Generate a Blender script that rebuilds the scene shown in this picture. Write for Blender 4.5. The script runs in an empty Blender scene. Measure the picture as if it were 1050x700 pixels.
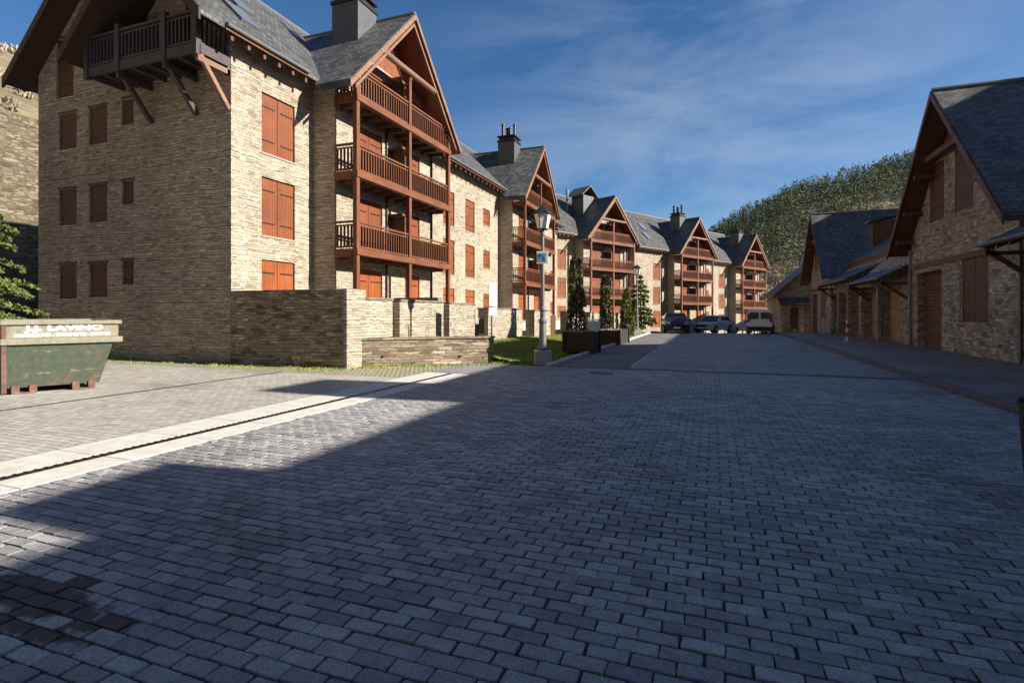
import bpy, bmesh, math, random
from mathutils import Vector, Matrix, noise as mnoise
R = math.radians
rnd = random.Random(7)
SC = bpy.context.scene
COL = SC.collection

# ------------------------------------------------------------------ camera, sky, sun, exposure
YAW = math.atan(205.6/550)
cd = bpy.data.cameras.new("camera"); cam = bpy.data.objects.new("camera", cd); COL.objects.link(cam)
cam.location = (0, 0, 1.6); cam.rotation_euler = (R(90), 0, YAW)
cd.sensor_width = 36; cd.lens = 550/1050*36; cd.shift_y = -30/1050; cd.clip_start = .05; cd.clip_end = 5000
SC.camera = cam
SUN_EL = R(28.2); SX, SY = .995, .10            # towards the sun: +x, slightly +y
w = bpy.data.worlds.new("World"); SC.world = w; w.use_nodes = True
nt = w.node_tree; nt.nodes.clear()
wo = nt.nodes.new('ShaderNodeOutputWorld'); bg = nt.nodes.new('ShaderNodeBackground')
sky = nt.nodes.new('ShaderNodeTexSky'); sky.sky_type = 'NISHITA'; sky.sun_disc = False
sky.sun_elevation = SUN_EL; sky.sun_rotation = math.atan2(SX, SY); sky.altitude = 1500
sky.air_density = 1.0; sky.dust_density = 1.6; sky.ozone_density = 3.0
bg.inputs['Strength'].default_value = .06
tcw = nt.nodes.new('ShaderNodeTexCoord'); mpw = nt.nodes.new('ShaderNodeMapping')
mpw.inputs['Scale'].default_value = (1.6, 1.6, 6.0); mpw.inputs['Rotation'].default_value = (R(8), R(-12), R(25))
nzw = nt.nodes.new('ShaderNodeTexNoise'); nzw.inputs['Scale'].default_value = 1.5; nzw.inputs['Detail'].default_value = 7
nzw.inputs['Roughness'].default_value = .62; nzw.inputs['Distortion'].default_value = .5
rpw = nt.nodes.new('ShaderNodeValToRGB'); rpw.color_ramp.elements[0].position = .36; rpw.color_ramp.elements[1].position = .74
rpw.color_ramp.elements[0].color = (0, 0, 0, 1); rpw.color_ramp.elements[1].color = (.30, .30, .30, 1)
hsw = nt.nodes.new('ShaderNodeHueSaturation'); hsw.inputs['Saturation'].default_value = 1.22
mxw = nt.nodes.new('ShaderNodeMix'); mxw.data_type = 'RGBA'
mxw.inputs['B'].default_value = (6.5, 7.0, 7.8, 1)
L = nt.links.new
L(tcw.outputs['Generated'], mpw.inputs['Vector']); L(mpw.outputs[0], nzw.inputs['Vector']); L(nzw.outputs['Fac'], rpw.inputs[0])
dtw = nt.nodes.new('ShaderNodeVectorMath'); dtw.operation = 'DOT_PRODUCT'; dtw.inputs[1].default_value = (-.02, .985, .17)
mrw = nt.nodes.new('ShaderNodeMapRange'); mrw.inputs['From Min'].default_value = .84; mrw.inputs['From Max'].default_value = .998; mrw.inputs['To Min'].default_value = .10; mrw.interpolation_type = 'SMOOTHSTEP'
muw = nt.nodes.new('ShaderNodeMath'); muw.operation = 'MULTIPLY'
L(tcw.outputs['Generated'], dtw.inputs[0]); L(dtw.outputs['Value'], mrw.inputs['Value']); L(mrw.outputs[0], muw.inputs[0]); L(rpw.outputs[0], muw.inputs[1])
L(muw.outputs[0], mxw.inputs['Factor']); L(sky.outputs[0], hsw.inputs['Color']); L(hsw.outputs[0], mxw.inputs['A']); L(mxw.outputs['Result'], bg.inputs[0]); L(bg.outputs[0], wo.inputs[0])
sl = bpy.data.lights.new("sun", 'SUN'); sl.energy = 5.0; sl.angle = R(.53); sl.color = (1, .93, .82)
so = bpy.data.objects.new("sun", sl); COL.objects.link(so)
sd = Vector((SX*math.cos(SUN_EL), SY*math.cos(SUN_EL), math.sin(SUN_EL))).normalized()
so.rotation_euler = sd.to_track_quat('Z', 'Y').to_euler(); so.location = (60, 10, 60)
vs = SC.view_settings; vs.view_transform = 'Standard'; vs.look = 'None'; vs.gamma = 1; vs.use_curve_mapping = False
vs.exposure = 1.12
SC.cycles.max_bounces = 6; SC.cycles.diffuse_bounces = 3; SC.cycles.use_denoising = True

# ------------------------------------------------------------------ material helpers
class NT:
    def __init__(s, name, rough=.8, spec=.5):
        s.m = bpy.data.materials.new(name); s.m.use_nodes = True; s.t = s.m.node_tree
        s.b = s.t.nodes['Principled BSDF']; s.b.inputs['Roughness'].default_value = rough
        s.b.inputs['Specular IOR Level'].default_value = spec
    def n(s, typ, ins=None, **at):
        o = s.t.nodes.new(typ)
        for k, v in at.items(): setattr(o, k, v)
        for k, v in (ins or {}).items(): s.put(o.inputs[k], v)
        return o
    def put(s, sock, v):
        if hasattr(v, 'is_output') or isinstance(v, bpy.types.NodeSocket): s.t.links.new(v, sock)
        else:
            if isinstance(v, tuple) and len(v) == 3 and sock.type == 'RGBA': v = (*v, 1)
            sock.default_value = v
    def obj(s): return s.n('ShaderNodeTexCoord').outputs['Object']
    def map(s, v, sc=(1, 1, 1), rot=(0, 0, 0), loc=(0, 0, 0)):
        return s.n('ShaderNodeMapping', {'Vector': v, 'Scale': sc, 'Rotation': rot, 'Location': loc}).outputs[0]
    def noise(s, v, scale, detail=4, rough=.55): 
        return s.n('ShaderNodeTexNoise', {'Vector': v, 'Scale': scale, 'Detail': detail, 'Roughness': rough})
    def ramp(s, f, stops, interp='LINEAR'):
        r = s.n('ShaderNodeValToRGB', {0: f}); cr = r.color_ramp; cr.interpolation = interp
        while len(cr.elements) < len(stops): cr.elements.new(.5)
        for e, (p, c) in zip(cr.elements, stops):
            e.position = p; e.color = (*c, 1) if isinstance(c, tuple) else (c, c, c, 1)
        return r.outputs[0]
    def mix(s, f, a, b, mode='MIX'):
        o = s.n('ShaderNodeMix', data_type='RGBA', blend_type=mode)
        s.put(o.inputs['Factor'], f); s.put(o.inputs['A'], a); s.put(o.inputs['B'], b)
        return o.outputs['Result']
    def math(s, op, a, b=0.0):
        o = s.n('ShaderNodeMath', operation=op); s.put(o.inputs[0], a); s.put(o.inputs[1], b); return o.outputs[0]
    def vadd(s, a, b):
        o = s.n('ShaderNodeVectorMath', operation='ADD'); s.put(o.inputs[0], a); s.put(o.inputs[1], b); return o.outputs[0]
    def vscale(s, a, k):
        o = s.n('ShaderNodeVectorMath', operation='SCALE'); s.put(o.inputs[0], a); o.inputs['Scale'].default_value = k; return o.outputs[0]
    def comb(s, x, y, z=0.0): return s.n('ShaderNodeCombineXYZ', {0: x, 1: y, 2: z}).outputs[0]
    def sep(s, v): return s.n('ShaderNodeSeparateXYZ', {0: v}).outputs
    def base(s, c): s.put(s.b.inputs['Base Color'], c)
    def bump(s, h, strength=.5, dist=.02): 
        o = s.n('ShaderNodeBump', {'Height': h, 'Strength': strength, 'Distance': dist}); s.put(s.b.inputs['Normal'], o.outputs[0])

def stone_mat(name, stops, mortar, sc=(3.4, 3.4, 15.5), mw=.05, tint=1.0):
    m = NT(name, .92, .25); v = m.obj()
    d = m.noise(v, 1.7, 3); dv = m.map(m.vadd(d.outputs['Color'], (-.5, -.5, -.5)), (.2, .2, .07))
    d2 = m.noise(v, 9.0, 2); dv2 = m.map(m.vadd(d2.outputs['Color'], (-.5, -.5, -.5)), (.05, .05, .016))
    vv = m.vadd(m.vadd(v, dv), dv2)
    big = m.map(vv, sc); small = m.map(vv, (sc[0]*1.7, sc[1]*1.7, sc[2]*1.55), loc=(3.3, 1.7, 5.1))
    sel = m.ramp(m.noise(v, 1.1, 3).outputs['Fac'], [(.48, 0.0), (.52, 1.0)])
    va = m.n('ShaderNodeTexVoronoi', {'Vector': big, 'Scale': 1.0}); vb = m.n('ShaderNodeTexVoronoi', {'Vector': small, 'Scale': 1.0})
    ea = m.n('ShaderNodeTexVoronoi', {'Vector': big, 'Scale': 1.0}, feature='DISTANCE_TO_EDGE')
    eb = m.n('ShaderNodeTexVoronoi', {'Vector': small, 'Scale': 1.0}, feature='DISTANCE_TO_EDGE')
    col = m.mix(sel, va.outputs['Color'], vb.outputs['Color'])
    ed = m.n('ShaderNodeMix', {'Factor': sel, 'A': ea.outputs['Distance'], 'B': eb.outputs['Distance']}).outputs['Result']
    rv = m.sep(col)[0]; rv2 = m.sep(col)[1]
    c = m.ramp(rv, stops)
    fine = m.noise(v, 26, 6, .7).outputs['Fac']
    c = m.mix(1.0, c, m.ramp(fine, [(.25, .68), (.75, 1.22)]), 'MULTIPLY')
    stain = m.noise(m.map(v, (.5, .5, .22)), 1.0, 5, .6).outputs['Fac']
    c = m.mix(1.0, c, m.ramp(stain, [(.3, (.74*tint, .73*tint, .72*tint)), (.7, (1.12*tint, 1.09*tint, 1.02*tint))]), 'MULTIPLY')
    mm = m.ramp(ed, [(0.0, 1.0), (mw, .75), (mw*1.9, 0.0)])
    c = m.mix(mm, c, mortar); m.base(c)
    h = m.math('ADD', m.ramp(ed, [(0.0, 0.0), (mw*2.2, .8), (.5, 1.0)]), m.math('ADD', m.math('MULTIPLY', rv2, .7), m.math('MULTIPLY', fine, .35)))
    m.bump(h, .6, .04)
    return m.m

def course_mat(name, stops, mortar, rh=.078, bw=.27, rough=.92):
    """thin flat stones in wavering courses, on walls of any direction"""
    m = NT(name, rough, .22); tc = m.n('ShaderNodeTexCoord'); v = tc.outputs['Object']; x, y, z = m.sep(v)
    nx = m.math('ABSOLUTE', m.sep(tc.outputs['Normal'])[0]); pick = m.math('GREATER_THAN', nx, .6)
    h = m.math('ADD', m.math('MULTIPLY', y, pick), m.math('MULTIPLY', x, m.math('SUBTRACT', 1.0, pick)))
    zn = m.noise(m.comb(0.0, 0.0, m.math('MULTIPLY', z, 2.6)), 1.0, 3, .6).outputs['Fac']
    wv = m.noise(m.map(v, (.9, .9, .9)), 1.0, 3, .6).outputs['Fac']; w2 = m.noise(m.map(v, (5, 5, 9)), 1.0, 2, .5).outputs['Fac']
    z2 = m.math('ADD', z, m.math('ADD', m.math('MULTIPLY', zn, .34), m.math('ADD', m.math('MULTIPLY', wv, .14), m.math('MULTIPLY', w2, .03))))
    h2 = m.math('ADD', h, m.math('MULTIPLY', m.noise(m.comb(m.math('MULTIPLY', h, 1.3), m.math('MULTIPLY', z2, 11.0)), 1.0, 2, .5).outputs['Fac'], .45))
    def br(r, b, off):
        return m.n('ShaderNodeTexBrick', {'Vector': m.comb(m.math('ADD', h2, off), z2), 'Color1': (0.0, 0.0, 0.0), 'Color2': (1.0, 1.0, 1.0), 'Mortar': (.5, .5, .5), 'Scale': 1.0,
            'Mortar Size': .009, 'Mortar Smooth': .5, 'Bias': 0.0, 'Brick Width': b, 'Row Height': r})
    A, B = br(rh, bw, 0.0), br(rh*1.75, bw*1.1, 3.7)
    sel = m.ramp(m.noise(m.map(v, (1.5, 1.5, 2.6)), 1.0, 3, .6).outputs['Fac'], [(.57, 0.0), (.60, 1.0)])
    rv = m.sep(m.mix(sel, A.outputs['Color'], B.outputs['Color']))[0]
    mo = m.n('ShaderNodeMix', {'Factor': sel, 'A': A.outputs['Fac'], 'B': B.outputs['Fac']}).outputs['Result']
    c = m.ramp(rv, stops)
    fine = m.noise(v, 24, 6, .7).outputs['Fac']; st = m.noise(m.map(v, (.5, .5, .25)), 1.0, 5, .62).outputs['Fac']
    c = m.mix(1.0, c, m.ramp(fine, [(.25, .72), (.75, 1.2)]), 'MULTIPLY')
    c = m.mix(1.0, c, m.ramp(st, [(.3, (.78, .765, .74)), (.7, (1.12, 1.09, 1.04))]), 'MULTIPLY')
    c = m.mix(m.math('MULTIPLY', mo, .85), c, mortar); m.base(c)
    m.bump(m.math('ADD', m.math('MULTIPLY', mo, -1.1), m.math('ADD', m.math('MULTIPLY', rv, .75), m.math('MULTIPLY', fine, .45))), .75, .03)
    return m.m

def wood_mat(name, col, var=.25, axis='z', rough=.6):
    m = NT(name, rough, .35); v = m.obj()
    sc = {'z': (14, 14, .9), 'y': (14, .9, 14), 'x': (.9, 14, 14)}[axis]
    g = m.noise(m.map(v, sc), 1.0, 5, .6).outputs['Fac']; b = m.noise(v, .9, 3).outputs['Fac']
    lo = tuple(x*(1-var) for x in col); hi = tuple(min(1, x*(1+var)) for x in col)
    c = m.mix(1.0, m.ramp(g, [(.3, lo), (.7, hi)]), m.ramp(b, [(.3, .8), (.7, 1.15)]), 'MULTIPLY')
    m.base(c); m.bump(g, .25, .01); return m.m

def plain(name, col, rough=.6, metal=0.0, var=.12, sc=3.0, spec=.5):
    m = NT(name, rough, spec); v = m.obj(); n = m.noise(v, sc, 5, .6).outputs['Fac']
    m.base(m.ramp(n, [(.3, tuple(x*(1-var) for x in col)), (.7, tuple(min(1, x*(1+var)) for x in col))]))
    m.b.inputs['Metallic'].default_value = metal; return m.m

def slate_mat(name, horiz):
    m = NT(name, .55, .45); v = m.obj(); x, y, z = m.sep(v)
    wv = m.noise(v, 2.0, 2).outputs['Fac']
    vec = m.comb(y if horiz == 'y' else x, m.math('ADD', m.math('MULTIPLY', z, 1.42), m.math('MULTIPLY', wv, .03)))
    b = m.n('ShaderNodeTexBrick', {'Vector': vec, 'Color1': (.05, .052, .056), 'Color2': (.14, .136, .127), 'Mortar': (.012, .012, .014), 'Scale': 1.0,
            'Mortar Size': .013, 'Mortar Smooth': .3, 'Bias': -.1, 'Brick Width': .24, 'Row Height': .17})
    st = m.noise(m.map(v, (.6, .6, .35)), 1.0, 6, .65).outputs['Fac']
    c = m.mix(1.0, b.outputs['Color'], m.ramp(st, [(.3, (.75, .76, .78)), (.7, (1.25, 1.22, 1.15))]), 'MULTIPLY')
    f = m.noise(v, 18, 4, .7).outputs['Fac']
    c = m.mix(1.0, c, m.ramp(f, [(.3, .75), (.7, 1.25)]), 'MULTIPLY'); m.base(c)
    saw = m.math('FRACT', m.math('DIVIDE', m.math('MULTIPLY', z, 1.42), .17))
    m.bump(m.math('ADD', m.math('SUBTRACT', 1.0, saw), m.math('MULTIPLY', b.outputs['Fac'], -.6)), .6, .03)
    return m.m

def paver_mat(name, c1, c2, mortar, bw=.22, rh=.115, ms=.009, stains=True, rough=.62, warp=.014, spot=None):
    m = NT(name, rough, .45); v = m.obj(); x, y, z = m.sep(v)
    wn = m.noise(v, 1.3, 3).outputs['Color']; wf = m.noise(v, 17.0, 2).outputs['Color']
    vv = m.vadd(m.vadd(v, m.vscale(m.vadd(wn, (-.5, -.5, -.5)), .05)), m.vscale(m.vadd(wf, (-.5, -.5, -.5)), warp))
    b = m.n('ShaderNodeTexBrick', {'Vector': vv, 'Color1': c1, 'Color2': c2, 'Mortar': mortar, 'Scale': 1.0,
            'Mortar Size': ms, 'Mortar Smooth': .55, 'Bias': 0.0, 'Brick Width': bw, 'Row Height': rh})
    f = m.noise(v, 55, 6, .75).outputs['Fac']; md = m.noise(v, 6.5, 4, .6).outputs['Fac']
    c = m.mix(1.0, b.outputs['Color'], m.ramp(f, [(.3, .70), (.7, 1.28)]), 'MULTIPLY')
    c = m.mix(1.0, c, m.ramp(md, [(.3, .84), (.7, 1.14)]), 'MULTIPLY')
    if stains:
        s1 = m.noise(m.map(v, (.33, .5, 1)), 1.0, 6, .6).outputs['Fac']
        c = m.mix(1.0, c, m.ramp(s1, [(.30, .58), (.44, .9), (.7, 1.1)]), 'MULTIPLY')
        s2 = m.noise(m.map(v, (1.1, 1.9, 1), loc=(4.1, 2.7, 0)), 1.0, 5, .68).outputs['Fac']
        c = m.mix(m.ramp(s2, [(.66, 0.0), (.70, .72)]), c, (.018, .017, .016))
    if spot:
        dx = m.math('MULTIPLY', m.math('SUBTRACT', x, spot[0]), .8); dy = m.math('MULTIPLY', m.math('SUBTRACT', y, spot[1]), 2.2)
        dd = m.math('ADD', m.math('SQRT', m.math('ADD', m.math('MULTIPLY', dx, dx), m.math('MULTIPLY', dy, dy))), m.math('MULTIPLY', m.math('SUBTRACT', md, .5), .9))
        c = m.mix(m.ramp(dd, [(.38, .85), (.52, 0.0)]), c, (.014, .013, .013))
    m.base(c)
    m.put(m.b.inputs['Roughness'], m.math('ADD', m.math('MULTIPLY', f, .3), rough-.15))
    hgt = m.math('ADD', m.math('MULTIPLY', b.outputs['Fac'], -1.0), m.math('ADD', m.math('MULTIPLY', f, .22), m.math('MULTIPLY', md, .35)))
    sepc = m.sep(b.outputs['Color'])[0]
    hgt = m.math('ADD', hgt, m.math('MULTIPLY', sepc, 1.2))
    m.bump(hgt, .8, .014); return m.m

def leaf_mat(name, c1, c2, c3, sc=1.2):
    m = NT(name, .75, .2); v = m.obj()
    n = m.noise(v, sc, 4, .65).outputs['Fac']
    g = m.n('ShaderNodeNewGeometry').outputs['Random Per Island']
    f = m.math('ADD', m.math('MULTIPLY', n, .6), m.math('MULTIPLY', g, .4))
    m.base(m.ramp(f, [(.28, c1), (.5, c2), (.75, c3)])); return m.m

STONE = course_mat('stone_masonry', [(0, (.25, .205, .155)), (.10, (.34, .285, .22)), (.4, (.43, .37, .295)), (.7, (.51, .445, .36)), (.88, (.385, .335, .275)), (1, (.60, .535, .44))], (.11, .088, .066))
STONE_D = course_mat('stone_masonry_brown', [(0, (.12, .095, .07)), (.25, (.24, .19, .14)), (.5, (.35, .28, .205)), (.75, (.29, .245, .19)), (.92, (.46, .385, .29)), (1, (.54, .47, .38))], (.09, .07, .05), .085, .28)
STONE_H = course_mat('stone_masonry_house', [(0, (.18, .15, .12)), (.25, (.33, .275, .21)), (.5, (.45, .38, .295)), (.75, (.38, .335, .275)), (.92, (.56, .49, .39)), (1, (.64, .58, .49))], (.16, .135, .11), .095, .30)
STONE_R = stone_mat('stone_retaining', [(0, (.08, .065, .048)), (.3, (.15, .125, .092)), (.7, (.22, .19, .14)), (1, (.28, .245, .19))], (.1, .08, .05), (1.5, 1.5, 5.0), .06)
STONE_W = course_mat('stone_grey_base', [(0, (.17, .15, .13)), (.3, (.31, .285, .255)), (.7, (.45, .425, .39)), (1, (.62, .59, .55))], (.15, .135, .12), .10, .28)
RED = wood_mat('shutter_wood', (.195, .057, .019))
RED2 = wood_mat('orange_shutter_wood', (.25, .065, .016))
REDB = wood_mat('balcony_wood', (.15, .053, .024))
REDH = wood_mat('balcony_wood_along', (.155, .054, .024), axis='y')
BROWN = wood_mat('brown_wood', (.115, .058, .034))
BROWNH = wood_mat('brown_wood_along', (.12, .055, .028), axis='y')
BALC_SHADE = wood_mat('shade_tone_balcony_wood', (.07, .054, .058))  # balcony wood with the end wall's blue shade mixed into its colour
SHUT_SHADE = wood_mat('shade_tone_shutter_wood', (.10, .044, .026))  # shutter wood darkened to carry the shade of the end wall
TANW = wood_mat('tan_door_wood', (.34, .225, .14), axis='y')
DARKW = wood_mat('dark_soffit_wood', (.05, .03, .02), axis='x')
BARGE = wood_mat('barge_board_wood', (.21, .115, .075), axis='y')
PLANK = wood_mat('gable_plank_wood', (.20, .065, .028))
SLY = slate_mat('slate_rows_along', 'y'); SLX = slate_mat('slate_rows_across', 'x')
WORN = plain('worn_road_paint', (.38, .37, .35), .8, 0, .3, 4)
LEAD = plain('lead_sheet', (.13, .135, .15), .5, .0, .15)
CHIM = plain('chimney_cladding', (.085, .09, .10), .5, .2, .15)
BLACKM = plain('black_metal', (.02, .02, .022), .45, .3)
GREYM = plain('grey_metal', (.17, .17, .18), .5, .4)
CONC = plain('concrete', (.42, .39, .34), .85, 0, .15, 6)
CONCL = plain('pale_concrete', (.56, .53, .475), .85, 0, .16, 5)
WHITE = plain('white_paint', (.78, .78, .76), .5, 0, .04)
COPE = plain('slate_coping', (.16, .145, .125), .85, 0, .25)
KERBM = plain('kerb_stone', (.11, .116, .128), .85, 0, .2)
SLABW = plain('slab_edge', (.34, .3, .25), .8)
gm = NT('skylight_glass', .22, 1.0); gm.base((.72, .74, .78)); gm.b.inputs['Metallic'].default_value = .85; GLASS = gm.m
gm = NT('window_glass', .06, .8); gm.base((.015, .018, .022)); DGLASS = gm.m
gm = NT('lantern_glass', .35, .5); gm.base((.82, .80, .74)); LGLASS = gm.m
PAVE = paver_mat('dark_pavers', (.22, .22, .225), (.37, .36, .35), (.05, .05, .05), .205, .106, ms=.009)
SETT = None
pm = NT('paving_blocks', .6, .45); v_ = pm.obj(); rnd_ = pm.n('ShaderNodeNewGeometry').outputs['Random Per Island']
f_ = pm.noise(v_, 70, 6, .75).outputs['Fac']; md_ = pm.noise(v_, 9, 4, .6).outputs['Fac']; big_ = pm.noise(pm.map(v_, (.33, .5, 1)), 1.0, 6, .6).outputs['Fac']
c_ = pm.ramp(rnd_, [(0, (.215, .213, .218)), (.35, (.275, .271, .272)), (.7, (.335, .328, .322)), (.95, (.395, .384, .370)), (1, (.32, .295, .275))])
c_ = pm.mix(1.0, c_, pm.ramp(f_, [(.3, .48), (.5, 1.0), (.7, 1.55)]), 'MULTIPLY'); c_ = pm.mix(1.0, c_, pm.ramp(md_, [(.3, .8), (.7, 1.15)]), 'MULTIPLY')
c_ = pm.mix(1.0, c_, pm.ramp(big_, [(.30, .62), (.44, .92), (.7, 1.12)]), 'MULTIPLY')
s2_ = pm.noise(pm.map(v_, (1.1, 1.9, 1), loc=(4.1, 2.7, 0)), 1.0, 5, .68).outputs['Fac']
c_ = pm.mix(pm.ramp(s2_, [(.66, 0.0), (.70, .75)]), c_, (.02, .019, .018))
X_, Y_, Z_ = pm.sep(v_); dx_ = pm.math('MULTIPLY', pm.math('SUBTRACT', X_, -3.55), .8); dy_ = pm.math('MULTIPLY', pm.math('SUBTRACT', Y_, 1.85), 2.2)
dd_ = pm.math('ADD', pm.math('SQRT', pm.math('ADD', pm.math('MULTIPLY', dx_, dx_), pm.math('MULTIPLY', dy_, dy_))), pm.math('ADD', pm.math('MULTIPLY', pm.math('SUBTRACT', rnd_, .5), .5), pm.math('MULTIPLY', pm.math('SUBTRACT', md_, .5), .4)))
c_ = pm.mix(pm.ramp(dd_, [(.40, .9), (.48, 0.0)]), c_, (.016, .015, .015))
pm.base(c_); pm.put(pm.b.inputs['Roughness'], pm.math('ADD', pm.math('MULTIPLY', f_, .3), .42)); pm.bump(pm.math('ADD', pm.math('MULTIPLY', f_, .8), md_), .9, .008); SETT = pm.m
JOINT = plain('joint_grit', (.045, .042, .038), .95, 0, .4, 30)
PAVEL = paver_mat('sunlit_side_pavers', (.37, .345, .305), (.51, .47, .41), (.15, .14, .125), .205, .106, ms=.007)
PAVER = paver_mat('pavement_pavers', (.20, .18, .165), (.29, .265, .24), (.06, .055, .05), .4, .2, .008)
GJOINT = paver_mat('grass_joint_setts', (.36, .32, .24), (.48, .43, .33), (.10, .13, .03), .14, .12, .022, False)
asp = NT('worn_asphalt', .85, .3); v_ = asp.obj(); a1 = asp.noise(v_, 60, 5, .7).outputs['Fac']; a2 = asp.noise(v_, .5, 5, .6).outputs['Fac']
asp.base(asp.mix(1.0, asp.ramp(a1, [(.3, (.10, .10, .105)), (.7, (.20, .195, .19))]), asp.ramp(a2, [(.3, .75), (.7, 1.2)]), 'MULTIPLY')); asp.bump(a1, .4, .01); ASPH = asp.m
gr = NT('grass_ground', .95, .1); v_ = gr.obj(); a1 = gr.noise(v_, 3, 6, .7).outputs['Fac']
gr.base(gr.ramp(a1, [(.3, (.05, .075, .015)), (.5, (.11, .15, .03)), (.75, (.19, .2, .06))])); GRASSG = gr.m
te = NT('terrain_earth', .95, .1); v_ = te.obj(); a1 = te.noise(v_, .035, 8, .65).outputs['Fac']; a2 = te.noise(v_, .6, 5, .7).outputs['Fac']
te.base(te.mix(1.0, te.ramp(a1, [(.3, (.10, .085, .055)), (.5, (.18, .152, .098)), (.7, (.26, .222, .145))]), te.ramp(a2, [(.3, .65), (.7, 1.3)]), 'MULTIPLY')); TERR = te.m
GRASSB = leaf_mat('grass_blades', (.12, .15, .025), (.26, .30, .06), (.40, .42, .13), 1.5)
PINE = leaf_mat('pine_leaves', (.034, .052, .027), (.10, .122, .06), (.20, .21, .115), .19)
PINE2 = leaf_mat('spruce_leaves', (.035, .055, .014), (.085, .115, .028), (.18, .20, .065), 1.5)
CYPR = leaf_mat('cypress_leaves', (.035, .035, .015), (.085, .075, .032), (.15, .125, .06), 2)
CYPG = leaf_mat('green_cypress_leaves', (.05, .065, .012), (.11, .13, .025), (.2, .21, .05), 2)
SHRUB = leaf_mat('bare_scrub', (.17, .14, .105), (.30, .25, .19), (.43, .37, .28), .1)
BARK = plain('bark', (.09, .065, .045), .9, 0, .3, 12)

# ------------------------------------------------------------------ mesh helpers
class MB:
    def __init__(s): s.v = []; s.f = []; s.mi = []; s.m = 0
    def add(s, vs, fs):
        b = len(s.v); s.v += [tuple(x) for x in vs]
        for f in fs: s.f.append([b+i for i in f]); s.mi.append(s.m)
        return s
    def box(s, x0, x1, y0, y1, z0, z1):
        return s.add([(x0,y0,z0),(x1,y0,z0),(x1,y1,z0),(x0,y1,z0),(x0,y0,z1),(x1,y0,z1),(x1,y1,z1),(x0,y1,z1)],
                     [(3,2,1,0),(4,5,6,7),(0,1,5,4),(1,2,6,5),(2,3,7,6),(3,0,4,7)])
    def prism(s, pts, ext):
        n = len(pts); e = Vector(ext); p = [Vector(q) for q in pts]
        return s.add(p+[q+e for q in p], [list(range(n))[::-1], list(range(n, 2*n))]+[(i,(i+1)%n,n+(i+1)%n,n+i) for i in range(n)])
    def bar(s, p, q, w, h, up=(0,0,1)):
        p, q = Vector(p), Vector(q); d = (q-p).normalized(); u = Vector(up)
        if abs(d.dot(u)) > .99: u = Vector((1,0,0))
        a = d.cross(u).normalized(); b = a.cross(d).normalized()
        c = [a*w/2+b*h/2, -a*w/2+b*h/2, -a*w/2-b*h/2, a*w/2-b*h/2]
        return s.prism([p+k for k in c], q-p)
    def cyl(s, p, q, r0, r1=None, n=12):
        r1 = r0 if r1 is None else r1
        p, q = Vector(p), Vector(q); d = (q-p).normalized(); u = Vector((0,0,1)) if abs(d.z) < .9 else Vector((1,0,0))
        a = d.cross(u).normalized(); b = a.cross(d)
        vs = [p+(a*math.cos(t)+b*math.sin(t))*r0 for t in [2*math.pi*i/n for i in range(n)]]
        vs += [q+(a*math.cos(t)+b*math.sin(t))*r1 for t in [2*math.pi*i/n for i in range(n)]]
        return s.add(vs, [list(range(n))[::-1], list(range(n,2*n))]+[(i,(i+1)%n,n+(i+1)%n,n+i) for i in range(n)])
    def lathe(s, prof, x=0, y=0, n=16):
        vs = []
        for r, z in prof: vs += [(x+r*math.cos(2*math.pi*i/n), y+r*math.sin(2*math.pi*i/n), z) for i in range(n)]
        k = len(prof); fs = [(j*n+i, j*n+(i+1)%n, (j+1)*n+(i+1)%n, (j+1)*n+i) for j in range(k-1) for i in range(n)]
        return s.add(vs, fs+[list(range(n))[::-1], list(range((k-1)*n, k*n))])
    def mesh(s, name, mats, fix=True):
        me = bpy.data.meshes.new(name); me.from_pydata(s.v, [], s.f)
        for m in (mats if isinstance(mats, (list, tuple)) else [mats]): me.materials.append(m)
        me.polygons.foreach_set('material_index', s.mi)
        if fix:
            bm = bmesh.new(); bm.from_mesh(me); bmesh.ops.recalc_face_normals(bm, faces=bm.faces); bm.to_mesh(me); bm.free()
        return me
    def build(s, name, mats, parent=None, cut=None, bevel=0, smooth=False, fix=True):
        me = s.mesh(name, mats, fix)
        o = bpy.data.objects.new(name, me); COL.objects.link(o)
        if cut and cut.v:
            co = bpy.data.objects.new('cutter', cut.mesh('cutter', [mats[0] if isinstance(mats, (list, tuple)) else mats])); COL.objects.link(co)
            md = o.modifiers.new('b', 'BOOLEAN'); md.operation = 'DIFFERENCE'; md.object = co; md.solver = 'EXACT'
            dg = bpy.context.evaluated_depsgraph_get(); ne = bpy.data.meshes.new_from_object(o.evaluated_get(dg)); o.modifiers.clear()
            o.data = ne; bpy.data.objects.remove(co)
        if bevel:
            md = o.modifiers.new('bevel', 'BEVEL'); md.width = bevel; md.segments = 2; md.limit_method = 'ANGLE'; md.angle_limit = R(35)
        if smooth:
            for p in o.data.polygons: p.use_smooth = True
        o.parent = parent
        return o

def tag(o, label=None, cat=None, group=None, kind=None):
    if label: o['label'] = label
    if cat: o['category'] = cat
    if group: o['group'] = group
    if kind: o['kind'] = kind
    return o
def empty(name, loc, rz=0, label=None, cat=None, group=None):
    o = bpy.data.objects.new(name, None); COL.objects.link(o); o.location = loc; o.rotation_euler = (0, 0, rz)
    o.empty_display_size = .3
    return tag(o, label, cat, group)
def copy_tree(o, parent=None):
    c = o.copy(); COL.objects.link(c); c.parent = parent
    for ch in [k for k in bpy.data.objects if k.parent == o]: copy_tree(ch, c)
    return c

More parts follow.
